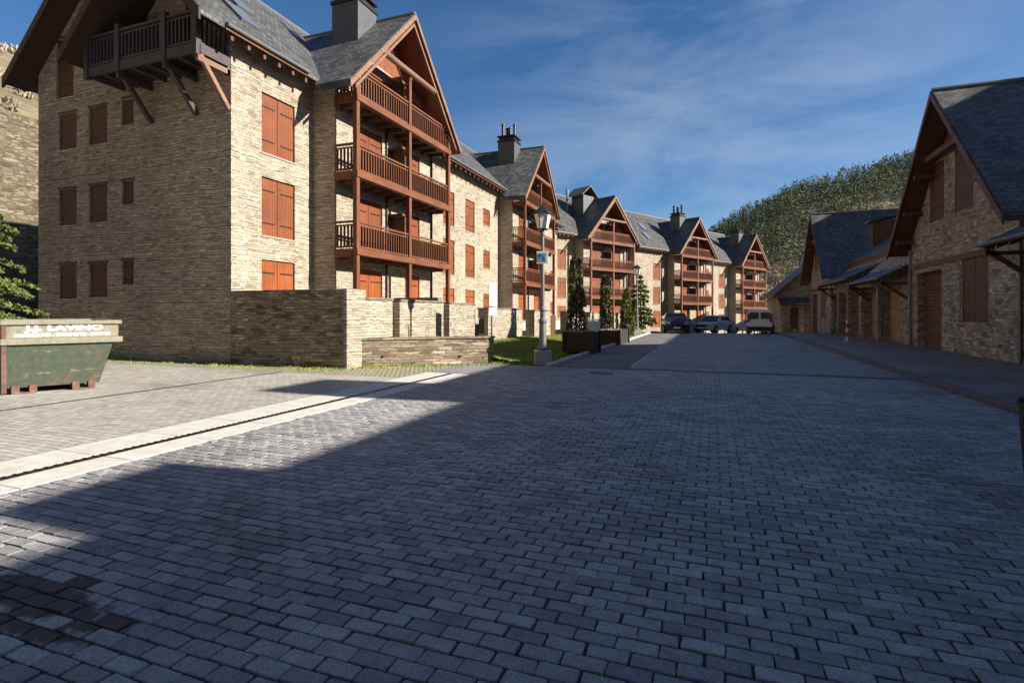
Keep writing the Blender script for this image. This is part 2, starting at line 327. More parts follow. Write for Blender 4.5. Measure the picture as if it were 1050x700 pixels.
# ------------------------------------------------------------------ the ground
def gz(y):                       # the street is level to y = 44 and then falls gently
    t = min(max(y-44, 0), 70); return -.04*t
def sstep(a, b, x):
    t = min(max((x-a)/(b-a), 0), 1); return t*t*(3-2*t)
RIDGE = [(-400, 2), (-150, 6), (-60, 14), (-3, 38), (10, 48), (35, 60), (59, 66.5), (81, 70), (94, 71), (150, 74), (300, 70), (600, 40)]
def lerp_tab(t, x):
    for (a, p), (b, q) in zip(t, t[1:]):
        if x <= b: return p+(q-p)*max(0, (x-a))/(b-a)
    return t[-1][1]
def hill(x, y):
    z = gz(y)-.06
    top = lerp_tab(RIDGE, x)
    k = sstep(95, 335, y)
    z += (top+3)*k - (top*.8)*sstep(345, 600, y)
    z += 3.8*k*(mnoise.noise(Vector((x*.03, y*.03, 0)))+.6*mnoise.noise(Vector((x*.09, y*.09, 3))))
    if x < -35.6:
        z += (11.5*sstep(-35.6, -36.4, x) if x > -36.4 else 11.5) + max(0, -36.4-x)*.46*(1 if x > -120 else .7)
        z += .8*mnoise.noise(Vector((x*.08, y*.08, 9)))
    if x > 60: z += (x-60)*.10*(1-k)
    if y < -45: z += min(160, (-45-y)*.85)*sstep(-45, -80, y)  # unseen slope behind the camera, added to cut sky light
    return z
def grid(name, xs, ys, fz, mat, kind='structure', skip=None):
    v = [(x, y, fz(x, y)) for y in ys for x in xs]; n = len(xs)
    f = [(j*n+i, j*n+i+1, (j+1)*n+i+1, (j+1)*n+i) for j in range(len(ys)-1) for i in range(n-1) if not (skip and skip(xs[i], ys[j]))]
    me = bpy.data.meshes.new(name); me.from_pydata(v, [], f); me.materials.append(mat)
    o = bpy.data.objects.new(name, me); COL.objects.link(o)
    return tag(o, kind=kind)
def frange(a, b, st):
    n = max(1, round((b-a)/st)); return [a+(b-a)*i/n for i in range(n+1)]
xs = frange(-600, -120, 30)+frange(-110, -40, 5)+[-36.5, -35.5]+frange(-34, 34, 6)+frange(40, 160, 6)+frange(170, 600, 30)
ys = frange(-300, -40, 30)+frange(-30, 90, 6)+frange(96, 400, 7)+frange(420, 700, 40)
grid('terrain', xs, ys, hill, TERR)
GY = frange(-40, 44, 12)+frange(46, 100, 6)
def sheet(name, x0, x1, y0, y1, dz, mat):
    yy = [y0]+[y for y in GY if y0 < y < y1]+[y1]
    return grid(name, [x0, x1], yy, lambda x, y: gz(y)+dz, mat)
sheet('paving_bed', -5.885, 4.495, -.5, 15.2, -.014, JOINT)
sheet('paving_strip', -5.89, 4.5, -30, -.5, 0, PAVE)
rp_ = random.Random(21); pv, pf = [], []
yy = -.5+.0525; row = 0; PL, PR = .205, .106
while yy < 15.2-.05:
    xx = -5.885-(PL/2 if row % 2 else 0)+rp_.uniform(-.012, .012)
    while xx < 4.495:
        x0, x1 = max(xx, -5.885), min(xx+PL+rp_.uniform(-.006, .006), 4.495)
        if x1-x0 > .04:
            g = rp_.uniform(.0035, .0075); hx, hy = (x1-x0)/2-g, PR/2-rp_.uniform(.0035, .0078); cx, cy = (x0+x1)/2, yy+rp_.gauss(0, .0018)
            sink = .004*mnoise.noise(Vector((cx*.6, cy*.6, 2)))+rp_.gauss(0, .0016); tx, ty = rp_.gauss(0, .006), rp_.gauss(0, .009); an = rp_.gauss(0, .012)
            b0 = len(pv)
            for inset, cc, z in ((0, .008, -.03), (0, .008, -.0035), (.005, .010, 0)):
                ax, ay = hx-inset, hy-inset; cc = min(cc, ax*.8)
                for px, py in ((ax-cc, -ay), (ax, -ay+cc), (ax, ay-cc), (ax-cc, ay), (-ax+cc, ay), (-ax, ay-cc), (-ax, -ay+cc), (-ax+cc, -ay)):
                    px += rp_.gauss(0, .0016); py += rp_.gauss(0, .0016)
                    pv.append((cx+px-an*py, cy+py+an*px, z+sink+tx*px+ty*py-.003))
            for q in (0, 8):
                for i in range(8): pf.append((b0+q+i, b0+q+(i+1) % 8, b0+q+8+(i+1) % 8, b0+q+8+i))
            pf.append(tuple(range(b0+16, b0+24)))
        xx = xx+PL
    yy += PR; row += 1
me = bpy.data.meshes.new('paved_square'); me.from_pydata(pv, [], pf); me.materials.append(SETT)
o = bpy.data.objects.new('paved_square', me); COL.objects.link(o); tag(o, kind='structure')
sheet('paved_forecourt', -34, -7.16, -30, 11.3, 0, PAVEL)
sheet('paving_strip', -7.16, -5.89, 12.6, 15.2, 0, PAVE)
sheet('grass_joint_strip', -34, -7.16, 11.3, 15.2, .002, GJOINT)
sheet('road', -2.24, 4.5, 15.55, 100, 0, PAVE)
sheet('parking_lane', -4.4, -2.24, 15.55, 100, .0, ASPH)
sheet('cross_channel', -4.4, 4.5, 15.2, 15.55, .004, KERBM)
sheet('forecourt_ground', -34, -4.4, 15.2, 100, -.012, GRASSG)
# drain: two pale concrete strips and a dark slot with a grating
for nm, a, b in (('drain_strip', -7.16, -6.50), ('drain_strip', -6.34, -5.89)):
    sb = MB(); y = -30.0
    while y < 12.6:
        sb.box(a+.004, b-.004, y+.005, min(12.6, y+1.0)-.005, -.12, rnd.uniform(-.001, .001)); y += 1.0
    tag(sb.build(nm, CONCL, bevel=.002), kind='structure')
sb = MB(); sb.box(-6.498, -6.342, -30, 12.6, -.25, -.006)
y = 0.0
while y < 12.6:
    sb.box(-6.496, -6.344, y, y+.03, -.0059, -.001); y += .09
tag(sb.build('drain_slot', BLACKM), kind='structure')
sb = MB(); sb.box(-10.86, -10.78, 4, 11.3, -.05, .005); tag(sb.build('drain_groove', BLACKM), kind='structure')
# kerbs and right pavement
def kerb(x0, x1, y0, y1, h, mat):
    m = MB(); y = y0
    while y < y1-.01:
        e = min(y1, y+1.0); m.prism([(x0, y+.006, gz(y)-.2), (x1, y+.006, gz(y)-.2), (x1, y+.006, gz(y)+h), (x0, y+.006, gz(y)+h)], (0, e-y-.012, gz(e)-gz(y))); y = e
    return tag(m.build('kerb', mat, bevel=.012), kind='structure')
kerb(4.5, 4.68, -20, 84, .11, KERBM)
kerb(-4.56, -4.4, 14.9, 66, .10, CONC)
sheet('pavement', 4.68, 22, -30, 100, .10, PAVER)
for y0, y1 in ((16.2, 23.5), (24.2, 31), (31.6, 44)):
    sheet('painted_line', -2.28, -2.2, y0, y1, .005, WORN)
# manhole
m = MB(); m.lathe([(.40, -.05), (.40, .007)], -2.75, 13.98, 28); m.m = 1; m.lathe([(.33, -.02), (.33, .013)], -2.75, 13.98, 28)
tag(m.build('manhole_cover', [CONC, BLACKM]), 'round dark iron manhole cover set in the paving', 'manhole')

# ------------------------------------------------------------------ shared building parts
def planks(mb, a0, a1, z0, z1, x0, x1, w=.11, gap=.007):
    n = max(1, round((a1-a0)/w)); s_ = (a1-a0)/n
    for i in range(n): mb.box(x0, x1, a0+i*s_+gap/2, a0+(i+1)*s_-gap/2, z0, z1)
def shutter(parent, x, a0, a1, z0, z1, mat=RED, leaves=2, axis='y', sgn=1, label=None):
    """closed board shutters in an opening; face looks along +x (axis y) or -y (axis x)"""
    g = MB(); lw = (a1-a0)/leaves
    for k in range(leaves):
        b0, b1 = a0+k*lw+.012, a0+(k+1)*lw-.012
        planks(g, b0, b1, z0+.015, z1-.015, x-.035, x)
        g.m = 1
        for zz in (z0+.22*(z1-z0), z0+.78*(z1-z0)):
            g.box(x-.001, x+.008, b0+.02 if k == 0 else b0+.12, b1-.12 if k == 0 else b1-.02, zz-.022, zz+.022)
        g.m = 0
    if axis == 'x': g.v = [(p[1], -p[0], p[2]) for p in g.v]
    o = g.build('shutter', [mat, BLACKM], parent)
    if label: o['label'] = label
    return o
def railing_geo(mb, p, q, z0, h, n=None, post=None):
    """balusters and rails between two plan points"""
    p, q = Vector((p[0], p[1], 0)), Vector((q[0], q[1], 0)); ln = (q-p).length; n = n or max(2, round(ln/.17))
    up = Vector((0, 0, 1))
    mb.bar(p+up*(z0+h), q+up*(z0+h), .10, .07); mb.bar(p+up*(z0+.10), q+up*(z0+.10), .06, .07); mb.bar(p+up*(z0+h-.12), q+up*(z0+h-.12), .05, .05)
    for i in range(n):
        c = p.lerp(q, (i+.5)/n)
        mb.bar(c+up*(z0+.13), c+up*(z0+h-.14), .085, .035, (q-p).normalized())
def slab_roof(name, mat, parent, quad, th=.20):
    """roof plane with real thickness from its four top corners"""
    m = MB(); m.prism([Vector(p)-Vector((0, 0, th)) for p in quad], (0, 0, th)); return m.build(name, mat, parent)

ZE, VE, T = 10.1, -1.4, .9626          # main eave height and offset, slope
VR, ZR = -6.75, 15.25
PZ, PU, BT = 14.2, 3.65, 1.04          # bay ridge height, centre, slope
BH = 4.32
def mainz(v): return ZE+(VE-v)*T if v > VR else ZR-(VR-v)*T

def apartment(loc, rot, ul, ur, label, left_cols, right_cols, end_gable=False, chim='pots', sky_l=(), sky_r=(), lights=True):
    root = empty('apartment_building', loc, -R(rot), label, 'building', 'stone apartment blocks with timber balconies')
    cut = MB(); FL = [1.1, 3.88, 6.69, 9.45]
    # openings on the wing walls
    wins = []
    for cols, in ((left_cols,), (right_cols,)):
        for (a0, a1, rows, lv) in cols:
            for (z0, z1) in rows: wins.append((-2.0, a0, a1, z0, z1, lv))
    for fz in FL[:3]:
        wins.append((-1.0, 1.25, 3.0, fz+.05, fz+2.2, 2)); wins.append((-1.0, 4.75, 6.05, fz+.05, fz+2.2, 1))
    wins.append((-1.0, 1.7, 3.1, 9.5, 11.4, 2)); wins.append((-1.0, 4.3, 5.5, 9.5, 11.4, 1))
    for (x, a0, a1, z0, z1, lv) in wins: cut.box(x-.11, x+.3, a0, a1, z0, z1)
    ewin = []
    if end_gable:
        X = lambda wx: wx+11.95
        for a, b, rows in ((-22.25, -21.28, ((7.47, 8.75), (4.74, 6.02), (2.1, 3.32))), (-20.62, -19.65, ((7.49, 8.78), (4.76, 6.04), (2.13, 3.3))),
                           (-18.9, -18.32, ((7.97, 8.85), (5.26, 6.06), (2.55, 3.35)))):
            for (z0, z1) in rows: ewin.append((X(a), X(b), z0, z1))
        ewin.append((X(-22.4), X(-21.45), 9.36, 11.5))
        for (a, b, z0, z1) in ewin: cut.box(a, b, -ul-.3, -ul+.13, z0, z1)
        cut.box(X(-15.9), X(-14.9), -ul-.3, -ul+.2, 9.42, 11.5); cut.box(X(-17.9), X(-17.2), -ul-.3, -ul+.2, 10.3, 11.4)
    # body
    wl = MB()
    body = [(-2.0, -ul, -2.2), (-2.0, -ul, mainz(-2.0)-.22), (VR, -ul, ZR-.22), (-11.5, -ul, mainz(-11.5)-.22), (-11.5, -ul, -2.2)]
    wl.prism(body, (0, ul+ur, 0)); wall = wl.build('wall', STONE, root, cut)
    by = MB(); bz = lambda u: PZ-abs(u-PU)*BT-.24
    by.prism([(-4.0, 0, -2.2), (-4.0, 7.3, -2.2), (-4.0, 7.3, bz(7.3)), (-4.0, PU+(PZ-11.75)/BT-.2, 11.75), (-4.0, PU-(PZ-11.75)/BT+.2, 11.75), (-4.0, 0, bz(0))], (3.0, 0, 0))
    by.build('wall', STONE, root, cut)
    # pale quoins at the street corner of an end wall
    # gable planking under the bay roof
    gp = MB(); hw = (PZ-11.75)/BT-.1; n = 34
    for i in range(n):
        a = PU-hw+2*hw*i/n; b = PU-hw+2*hw*(i+1)/n; zt = min(bz(a), bz(b))-.02
        if zt > 11.85: gp.box(-1.25, -1.05, a+.004, b-.004, 11.755, zt)
    gp.build('gable_panel', PLANK, root)
    # main roof
    rl, rr = -ul-(.75 if end_gable else -.0), ur
    rf = slab_roof('roof', SLY, root, [(VE, rl, ZE), (VE, rr, ZE), (VR, rr, ZR), (VR, rl, ZR)])
    slab_roof('roof', SLY, root, [(VR-.002, rl, ZR), (VR-.002, rr, ZR), (-12.1, rr, ZE), (-12.1, rl, ZE)])
    m = MB(); m.cyl((VR, rl, ZR-.02), (VR, rr, ZR-.02), .09, n=8); m.build('ridge_cap', LEAD, rf)
    for (fa, fb) in ((rl, -1.0), (8.3, rr)):
        if fb-fa > .1: m = MB(); m.box(VE+.01, VE+.05, fa, fb, ZE-.24, ZE-.02); m.build('eave_fascia', BROWNH, root)
    m = MB()
    u = rl+.25                                           # rafter feet under the eave
    while u < rr-.1:
        if not -1.0 < u < 8.2: m = MB(); m.prism([(VE-.05, u, ZE-.27), (VE-.05, u, ZE-.42), (-2.02, u, ZE+.18), (-2.02, u, ZE+.34)], (0, .10, 0)); m.build('rafter_foot', BROWNH, root)
        u += .62
    # skylights
    for (u0, s0) in list(sky_l)+list(sky_r):
        a = Vector((VE-s0, u0, ZE+s0*T)); d = Vector((-1, 0, T)).normalized(); nn = Vector((T, 0, 1)).normalized(); e = Vector((0, .78, 0))
        s1 = MB(); s1.prism([a, a+e, a+e+d*1.3, a+d*1.3], nn*.10); fr = s1.build('skylight', LEAD, rf)
        s2 = MB(); i = .07; q = a+nn*.085+d*i+Vector((0, i, 0)); s2.prism([q, q+Vector((0, .64, 0)), q+Vector((0, .64, 0))+d*1.16, q+d*1.16], nn*.02); s2.build('pane', GLASS, rf)
    # bay roof, cut along the valleys
    xf = .18; br = None
    for sg in (-1, 1):
        foot = PZ-BH*BT; uf = PU+sg*BH
        vb = lambda z: VE-(z-ZE)/T-.12
        q = [(xf, PU, PZ), (xf, uf, foot), (min(-1.2, vb(foot)) if foot > ZE else -1.3, uf, foot), (vb(PZ), PU, PZ)]
        if sg > 0: q = q[::-1]
        br = slab_roof('roof', SLX, root, q, .24)
        # barge boards and soffit
        b = MB(); A = Vector((xf+.02, PU, PZ-.02)); B = Vector((xf+.02, uf+sg*.06, foot-.08))
        b.prism([A, B, B-Vector((0, 0, .25)), A-Vector((0, 0, .25))], (.05, 0, 0)); b.build('barge_board', BARGE, root)
        b = MB(); A = Vector((.10, PU, PZ-.40)); B = Vector((.10, uf-sg*.35, foot+.35*BT-.42)); b.prism([A, B, B-Vector((0, 0, .14)), A-Vector((0, 0, .14))], (.06, 0, 0)); b.build('inner_barge_board', BARGE, root)
        sf = MB(); A = Vector((.15, PU, PZ-.245)); B = Vector((.15, uf-sg*.02, foot-.225)); sf.prism([A, B, B-Vector((0, 0, .03)), A-Vector((0, 0, .03))], (-1.2, 0, 0)); sf.build('soffit', PLANK, root)
    m = MB(); m.cyl((xf, PU, PZ), (-5.7, PU, PZ), .08, n=8); m.build('ridge_cap', LEAD, br)
    # truss beams
    zb = 11.72; hw = (PZ-zb)/BT-.16
    m = MB(); m.cyl((.02, PU-hw-.02, zb-.05), (.02, PU+hw+.02, zb-.05), .13, n=10); m.build('tie_beam', BARGE, root, smooth=False)
    m = MB(); m.bar((-.75, PU-2.3, 11.3), (-.75, PU+2.3, 11.3), .12, .26); m.box(-.95, .0, PU-.07, PU+.07, 11.4, 11.62); m.build('collar_beam', REDH, root)
    # posts
    for u in (.07, PU, 7.23):
        top = PZ-abs(u-PU)*BT-.30 if u != PU else zb-.1
        m = MB(); m.box(-.20, -.03, u-.09, u+.09, -2.0, top); m.build('post', REDB, root)
    # balconies
    for k, fz in enumerate(FL[1:]):
        fl = MB(); fl.box(-1.0, -.23, -.02, 7.32, fz-.17, fz-.02); fl.m = 1
        for i in range(10): fl.box(-1.0, -.28, .3+i*.74, .40+i*.74, fz-.33, fz-.171)
        fl.m = 0
        bal = fl.build('balcony', [DARKW, BROWN], root)
        m = MB(); m.box(-.23, -.035+.05, -.04, 7.34, fz-.21, fz+.02); m.build('fascia_board', REDH, bal)
        m = MB(); m.box(-1.0, -.232, -.06, -.022, fz-.28, fz+.02); m.build('side_fascia', REDB, bal)
        r1 = MB(); railing_geo(r1, (-.12, .16), (-.12, PU-.09), fz, 1.0); r1.build('railing', REDB, bal)
        r1 = MB(); railing_geo(r1, (-.12, PU+.09), (-.12, 7.14), fz, 1.0); r1.build('railing', REDB, bal)
        for uu in (.02, 7.27):
            r1 = MB(); railing_geo(r1, (-.98, uu), (-.21, uu), fz, .60 if fz > 9 else 1.0, 5); r1.build('side_railing', REDB, bal)
        dv = MB(); planks(dv, -.99, -.25, fz, fz+1.75, PU-.12, PU-.08); dv.v = [(p[1], p[0], p[2]) for p in dv.v]
        dv.v = [(p[0], p[1], p[2]) for p in dv.v]; dv.box(-1.0, -.22, PU-.35, PU+.12, fz+1.76, fz+1.86); dv.build('divider', BROWN, bal)
    # shutters
    for (x, a0, a1, z0, z1, lv) in wins: shutter(root, x-.07, a0, a1, z0, z1, RED2 if z0 < 1.6 else RED, lv)
    for (x, a0, a1, z0, z1, lv) in wins:
        if x == -2.0:
            m = MB(); m.box(-2.12, -1.965, a0-.04, a1+.04, z0-.055, z0-.003); m.build('sill', SLABW, root)
    for (a, b, z0, z1) in ewin:
        shutter(root, ul-.055, a, b, z0, z1, SHUT_SHADE, 1, 'x')
        m = MB(); m.box(a-.06, b+.06, -ul-.006, -ul+.1, z1+.002, z1+.09); m.build('lintel', BALC_SHADE, root)
    # downpipes
    for u in (3.25, 7.12): m = MB(); m.cyl((-.94, u, -1), (-.94, u, 9.2), .04, n=8); m.build('downpipe', BLACKM, root)
    for (fa, fb) in ((rl, -1.0), (8.3, rr)):
        if fb-fa > .1: m = MB(); m.cyl((VE+.10, fa, ZE-.1), (VE+.10, fb, ZE-.1), .06, n=8); m.build('gutter', GREYM, root)
    # chimney
    if chim == 'pots':
        m = MB(); m.box(-3.0, -1.7, 2.3, 3.6, 12.3, 14.45); ch = m.build('chimney', CHIM, br)
        m = MB(); m.box(-3.05, -1.65, 2.25, 3.65, 14.451, 14.6); m.box(-2.92, -1.78, 2.38, 3.52, 14.6, 14.82); m.box(-3.05, -1.65, 2.25, 3.65, 14.82, 14.92)
        for (a, b, t) in ((-2.7, 2.6, 15.75), (-2.2, 2.75, 15.5), (-2.0, 3.2, 15.85), (-2.6, 3.25, 15.65)): m.cyl((a, b, 14.9), (a, b, t), .11, n=10); m.cyl((a, b, t), (a, b, t+.1), .14, n=10)
        m.build('chimney_cap', BLACKM, br)
    else:
        m = MB(); m.box(-4.2, -2.6, 1.9, 3.6, 12.2, 14.5); ch = m.build('chimney', CHIM, br)
        m = MB()
        for sg in (-1, 1):
            m.prism([(-4.6, 2.75, 15.55), (-4.6, 2.75+sg*1.3, 14.5), (-4.6, 2.75+sg*1.3, 14.38), (-4.6, 2.75, 15.43)], (2.3, 0, 0))
        m.build('chimney_cap', SLX, br)
        m = MB(); m.cyl((-4.2, 1.2, 12.5), (-4.2, 1.2, 15.2), .13, n=10); m.build('flue', GREYM, br)
    if end_gable:
        # small gable roof over the end balcony
        uo = -ul-1.55; vr2, zr2, vl2, zl2 = -4.45, mainz(-4.45), -7.5, 9.9
        slab_roof('roof', SLY, root, [(VE, uo, ZE), (VE, rl-.003, ZE), (vr2, rl-.003, zr2), (vr2, uo, zr2)])
        slab_roof('roof', SLY, root, [(vr2-.002, uo, zr2), (vr2-.002, -ul+.05, zr2), (vl2, -ul+.05, zl2), (vl2, uo, zl2)], .24)
        def rake(P, Q, u, d=.34, mat=DARKW):
            b = MB(); A = Vector((P[0], u, P[1])); B = Vector((Q[0], u, Q[1])); b.prism([A, B, B-Vector((0, 0, d)), A-Vector((0, 0, d))], (0, .06, 0)); return b.build('barge_board', mat, root)
        rake((VE, ZE-.02), (vr2, zr2-.02), uo-.062); rake((vl2-.05, zl2-.06), (vr2, zr2-.02), uo-.062)
        rake((vr2-1.2, mainz(vr2-1.2)-.02), (VR, ZR-.02), rl-.062); rake((-12.1, ZE-.06), (VR, ZR-.02), rl-.062)
        for (P, Q, u0, u1) in (((-12.05, ZE-.22), (VR, ZR-.22), rl, -ul), ((vl2, zl2-.25), (vr2, zr2-.25), uo, -ul), ((VE-.6, mainz(VE-.6)-.21), (vr2, zr2-.21), uo, -ul)):
            b = MB(); A = Vector((P[0], u0, P[1])); B = Vector((Q[0], u0, Q[1])); b.prism([A, B, B-Vector((0, 0, .04)), A-Vector((0, 0, .04))], (0, u1-u0, 0)); b.build('soffit', DARKW, root)
        # end balcony with struts
        fz = 9.42; f0, f1 = -ul-1.12, -ul; vA, vB = -7.02, -2.08
        m = MB(); m.box(vA, vB, f0+.08, f1-.001, fz-.14, fz); m.m = 1
        for i in range(8): m.box(vA+.15+i*.66, vA+.26+i*.66, f0+.09, f1-.001, fz-.30, fz-.142)
        m.m = 0
        bal = m.build('balcony', [DARKW, BALC_SHADE], root); bal['label'] = 'timber balcony in a shade-darkened colour, high on the end wall'
        m = MB(); m.box(vA-.02, vB+.02, f0, f0+.08, fz-.26, fz+.03); m.box(vB, vB+.06, f0+.081, f1-.001, fz-.26, fz+.03); m.build('fascia_board', BALC_SHADE, bal)
        vp = [vA+.08, vA+1.55, vB-1.35, vB-.06]
        for a, b in zip(vp, vp[1:]):
            r1 = MB(); railing_geo(r1, (a+.09, f0+.05), (b-.09, f0+.05), fz, .98); r1.build('railing', BALC_SHADE, bal)
        r1 = MB(); railing_geo(r1, (vB-.05, f0+.14), (vB-.05, f1-.02), fz, .98, 6); r1.build('side_railing', BALC_SHADE, bal)
        for a in vp: m = MB(); m.box(a-.09, a+.09, f0-.04, f0+.13, fz-.32, fz+1.16); m.build('railing_post', BALC_SHADE, bal)
        for a in (vp[1], vp[2], vB+.0):
            m = MB(); m.bar((a, f0+.10, fz-.3), (a, f1-.02, fz-1.55), .13, .13); m.bar((a, f0+.0, fz-.42), (a, f1, fz-.42), .12, .16)
            if a == vB: m.bar((a, f1-.06, fz-.5), (a, f1-.06, fz-.28), .1, .12)
            m.build('strut', BARGE if a == vB else BALC_SHADE, root)  # corner strut gets paler wood for sunlight, the rest the shade tone
    return root

WR = ((6.5, 8.45), (3.72, 5.7), (1.05, 2.95)); WS = ((7.27, 8.36), (4.47, 5.65), (1.72, 2.8))
g1 = apartment((-11.95, 16.13, 0), 0, 3.63, 18.5, 'nearest stone apartment block, with the dark balcony on its shaded end wall',
    [(-2.43, -.93, ((6.9, 8.9), (4.15, 6.1), (1.38, 3.35)), 2)],
    [(10.3, 11.7, WR, 2), (13.15, 14.5, WR, 2), (15.85, 16.95, WS, 1)], True,
    sky_l=[(-2.9, 1.0), (-1.9, 2.3)], sky_r=[(9.3, 1.1), (11.2, 1.1), (13.4, 1.6), (10.2, 3.0)])
g2 = apartment((-11.95, 34.7, -.25), 0, .05, 15.0, 'second apartment block, behind the street lamp with the blue sign', [],
    [(9.0, 10.5, WR, 2), (12.6, 13.9, WS, 1)], False, sky_r=[(9.5, 1.0), (10.9, 2.4), (12.4, 1.2)])
g3 = apartment((-11.06, 51.7, -.75), 27, 4.5, 9.5, 'middle apartment block, with a slate-capped chimney and cypresses before it', [(-2.9, -1.5, WR, 2)],
    [(8.6, 10.0, WR, 2)], False, 'cap', sky_r=[(8.6, 1.0), (10.0, 2.6), (9.2, 3.2)])
g4 = apartment((-3.3, 65.2, -1.2), 28, 6.5, 9.0, 'fourth apartment block, above the parked black car', [(-2.9, -1.5, WR, 2)],
    [(8.6, 10.0, WR, 2)], False, sky_l=[(-3.0, 1.2), (-1.9, 2.6), (-4.5, 3.0)], sky_r=[(8.8, 1.3)])
g5 = apartment((3.9, 79.4, -1.65), 28, 7.5, 8.0, 'farthest apartment block, behind the white van and below the wooded hill', [(-2.9, -1.5, WR, 2)],
    [], False, sky_l=[(-3.0, 1.2), (-2.0, 2.8)])

# ------------------------------------------------------------------ garage side of the street
def gable_house(cy, label, x=8.5):
    root = empty('gable_house', (x, cy, 0), math.pi, label, 'house', 'stone gable houses on the garage side')
    W, HB, PZ2, t = 4.8, 5.35, 9.95, 1.03
    cut = MB(); cut.box(-.12, .3, -2.6, -1.1, 5.3, 7.62); cut.box(-.12, .3, -.1, 1.4, 5.3, 7.62); cut.box(-.45, .3, -4.05, -1.35, -.2, 3.3); cut.box(-.12, .3, .5, 2.5, 1.3, 3.5)
    zz = lambda u: PZ2-abs(u)*t-.23; uh = (PZ2-7.7)/t-.25
    m = MB(); m.prism([(-10, -W, -1), (-10, W, -1), (-10, W, zz(W)), (-10, uh, 7.7), (-10, -uh, 7.7), (-10, -W, zz(W))], (10, 0, 0)); m.build('wall', STONE_H, root, cut)
    m = MB(); m.box(-.01, .035, -1.25, .38, .05, 3.3); m.box(-.01, .035, .38, 2.62, .05, 1.26); m.box(-.01, .035, 2.62, W-.02, .05, 3.4); m.build('plinth', STONE_W, root)
    m = MB(); n = 30
    for i in range(n):
        a = -uh+2*uh*i/n; b = -uh+2*uh*(i+1)/n; zt = min(zz(a), zz(b))-.02
        if zt > 7.75: m.box(-.3, -.06, a+.004, b-.004, 7.703, zt)
    m.build('gable_panel', PLANK, root)
    for sg in (-1, 1):
        ft = PZ2-HB*t; q = [(.75, 0, PZ2), (.75, sg*HB, ft), (-10.5, sg*HB, ft), (-10.5, 0, PZ2)]
        if sg > 0: q = q[::-1]
        rf = slab_roof('roof', SLX, root, q, .22)
        b = MB(); A = Vector((.76, 0, PZ2-.03)); B = Vector((.76, sg*(HB+.04), ft-.08)); b.prism([A, B, B-Vector((0, 0, .28)), A-Vector((0, 0, .28))], (.05, 0, 0)); b.build('barge_board', BROWN, root)
        b = MB(); A = Vector((.74, 0, PZ2-.225)); B = Vector((.74, sg*HB, ft-.225)); b.prism([A, B, B-Vector((0, 0, .03)), A-Vector((0, 0, .03))], (-.74, 0, 0)); b.build('soffit', BROWN, root)
        for zp in (7.3, 6.0, 4.9):
            b = MB(); u = sg*((PZ2-.30-zp)/t-.12); b.box(.0, .68, u-.09, u+.09, zp-.24, zp-.06); b.build('purlin_end', BROWN, root)
    m = MB(); m.cyl((.75, 0, PZ2+.01), (-10.5, 0, PZ2+.01), .09, n=8); m.build('ridge_cap', LEAD, rf)
    m = MB(); m.box(.25, .45, -1.75, 1.75, 7.62, 7.84); m.build('tie_beam', BROWNH, root)
    shutter(root, -.03, -2.6, -1.1, 5.3, 7.62, BROWN, 1); shutter(root, -.03, -.1, 1.4, 5.3, 7.62, BROWN, 1); shutter(root, -.03, .5, 2.5, 1.3, 3.5, BROWN, 2)
    m = MB(); m.box(-.1, .06, .38, 2.62, 1.262, 1.30); m.build('sill', BROWNH, root)
    m = MB(); m.box(-.2, .05, -4.4, 2.9, 3.502, 3.72); m.build('lintel', BROWNH, root)
    m = MB()
    for i in range(22): m.prism([(-.30, -4.05, .05+i*.148), (-.27, -4.05, .05+i*.148), (-.285, -4.05, .05+(i+1)*.148-.012), (-.30, -4.05, .05+(i+1)*.148-.012)], (0, 2.7, 0))
    m.build('garage_door', BROWNH, root)
    for u in (-W+.12, W-.15): m = MB(); m.cyl((.09, u, 0), (.09, u, 4.4), .05, n=10); m.build('downpipe', GREYM, root)
    return root
h1 = gable_house(24.5, 'big stone gable house with tall shutters, nearest on the right')
h2 = copy_tree(h1); h2.location = (8.5, 51.3, -.1); h2['label'] = 'farther stone gable house with a dark slate roof, beyond the garages'

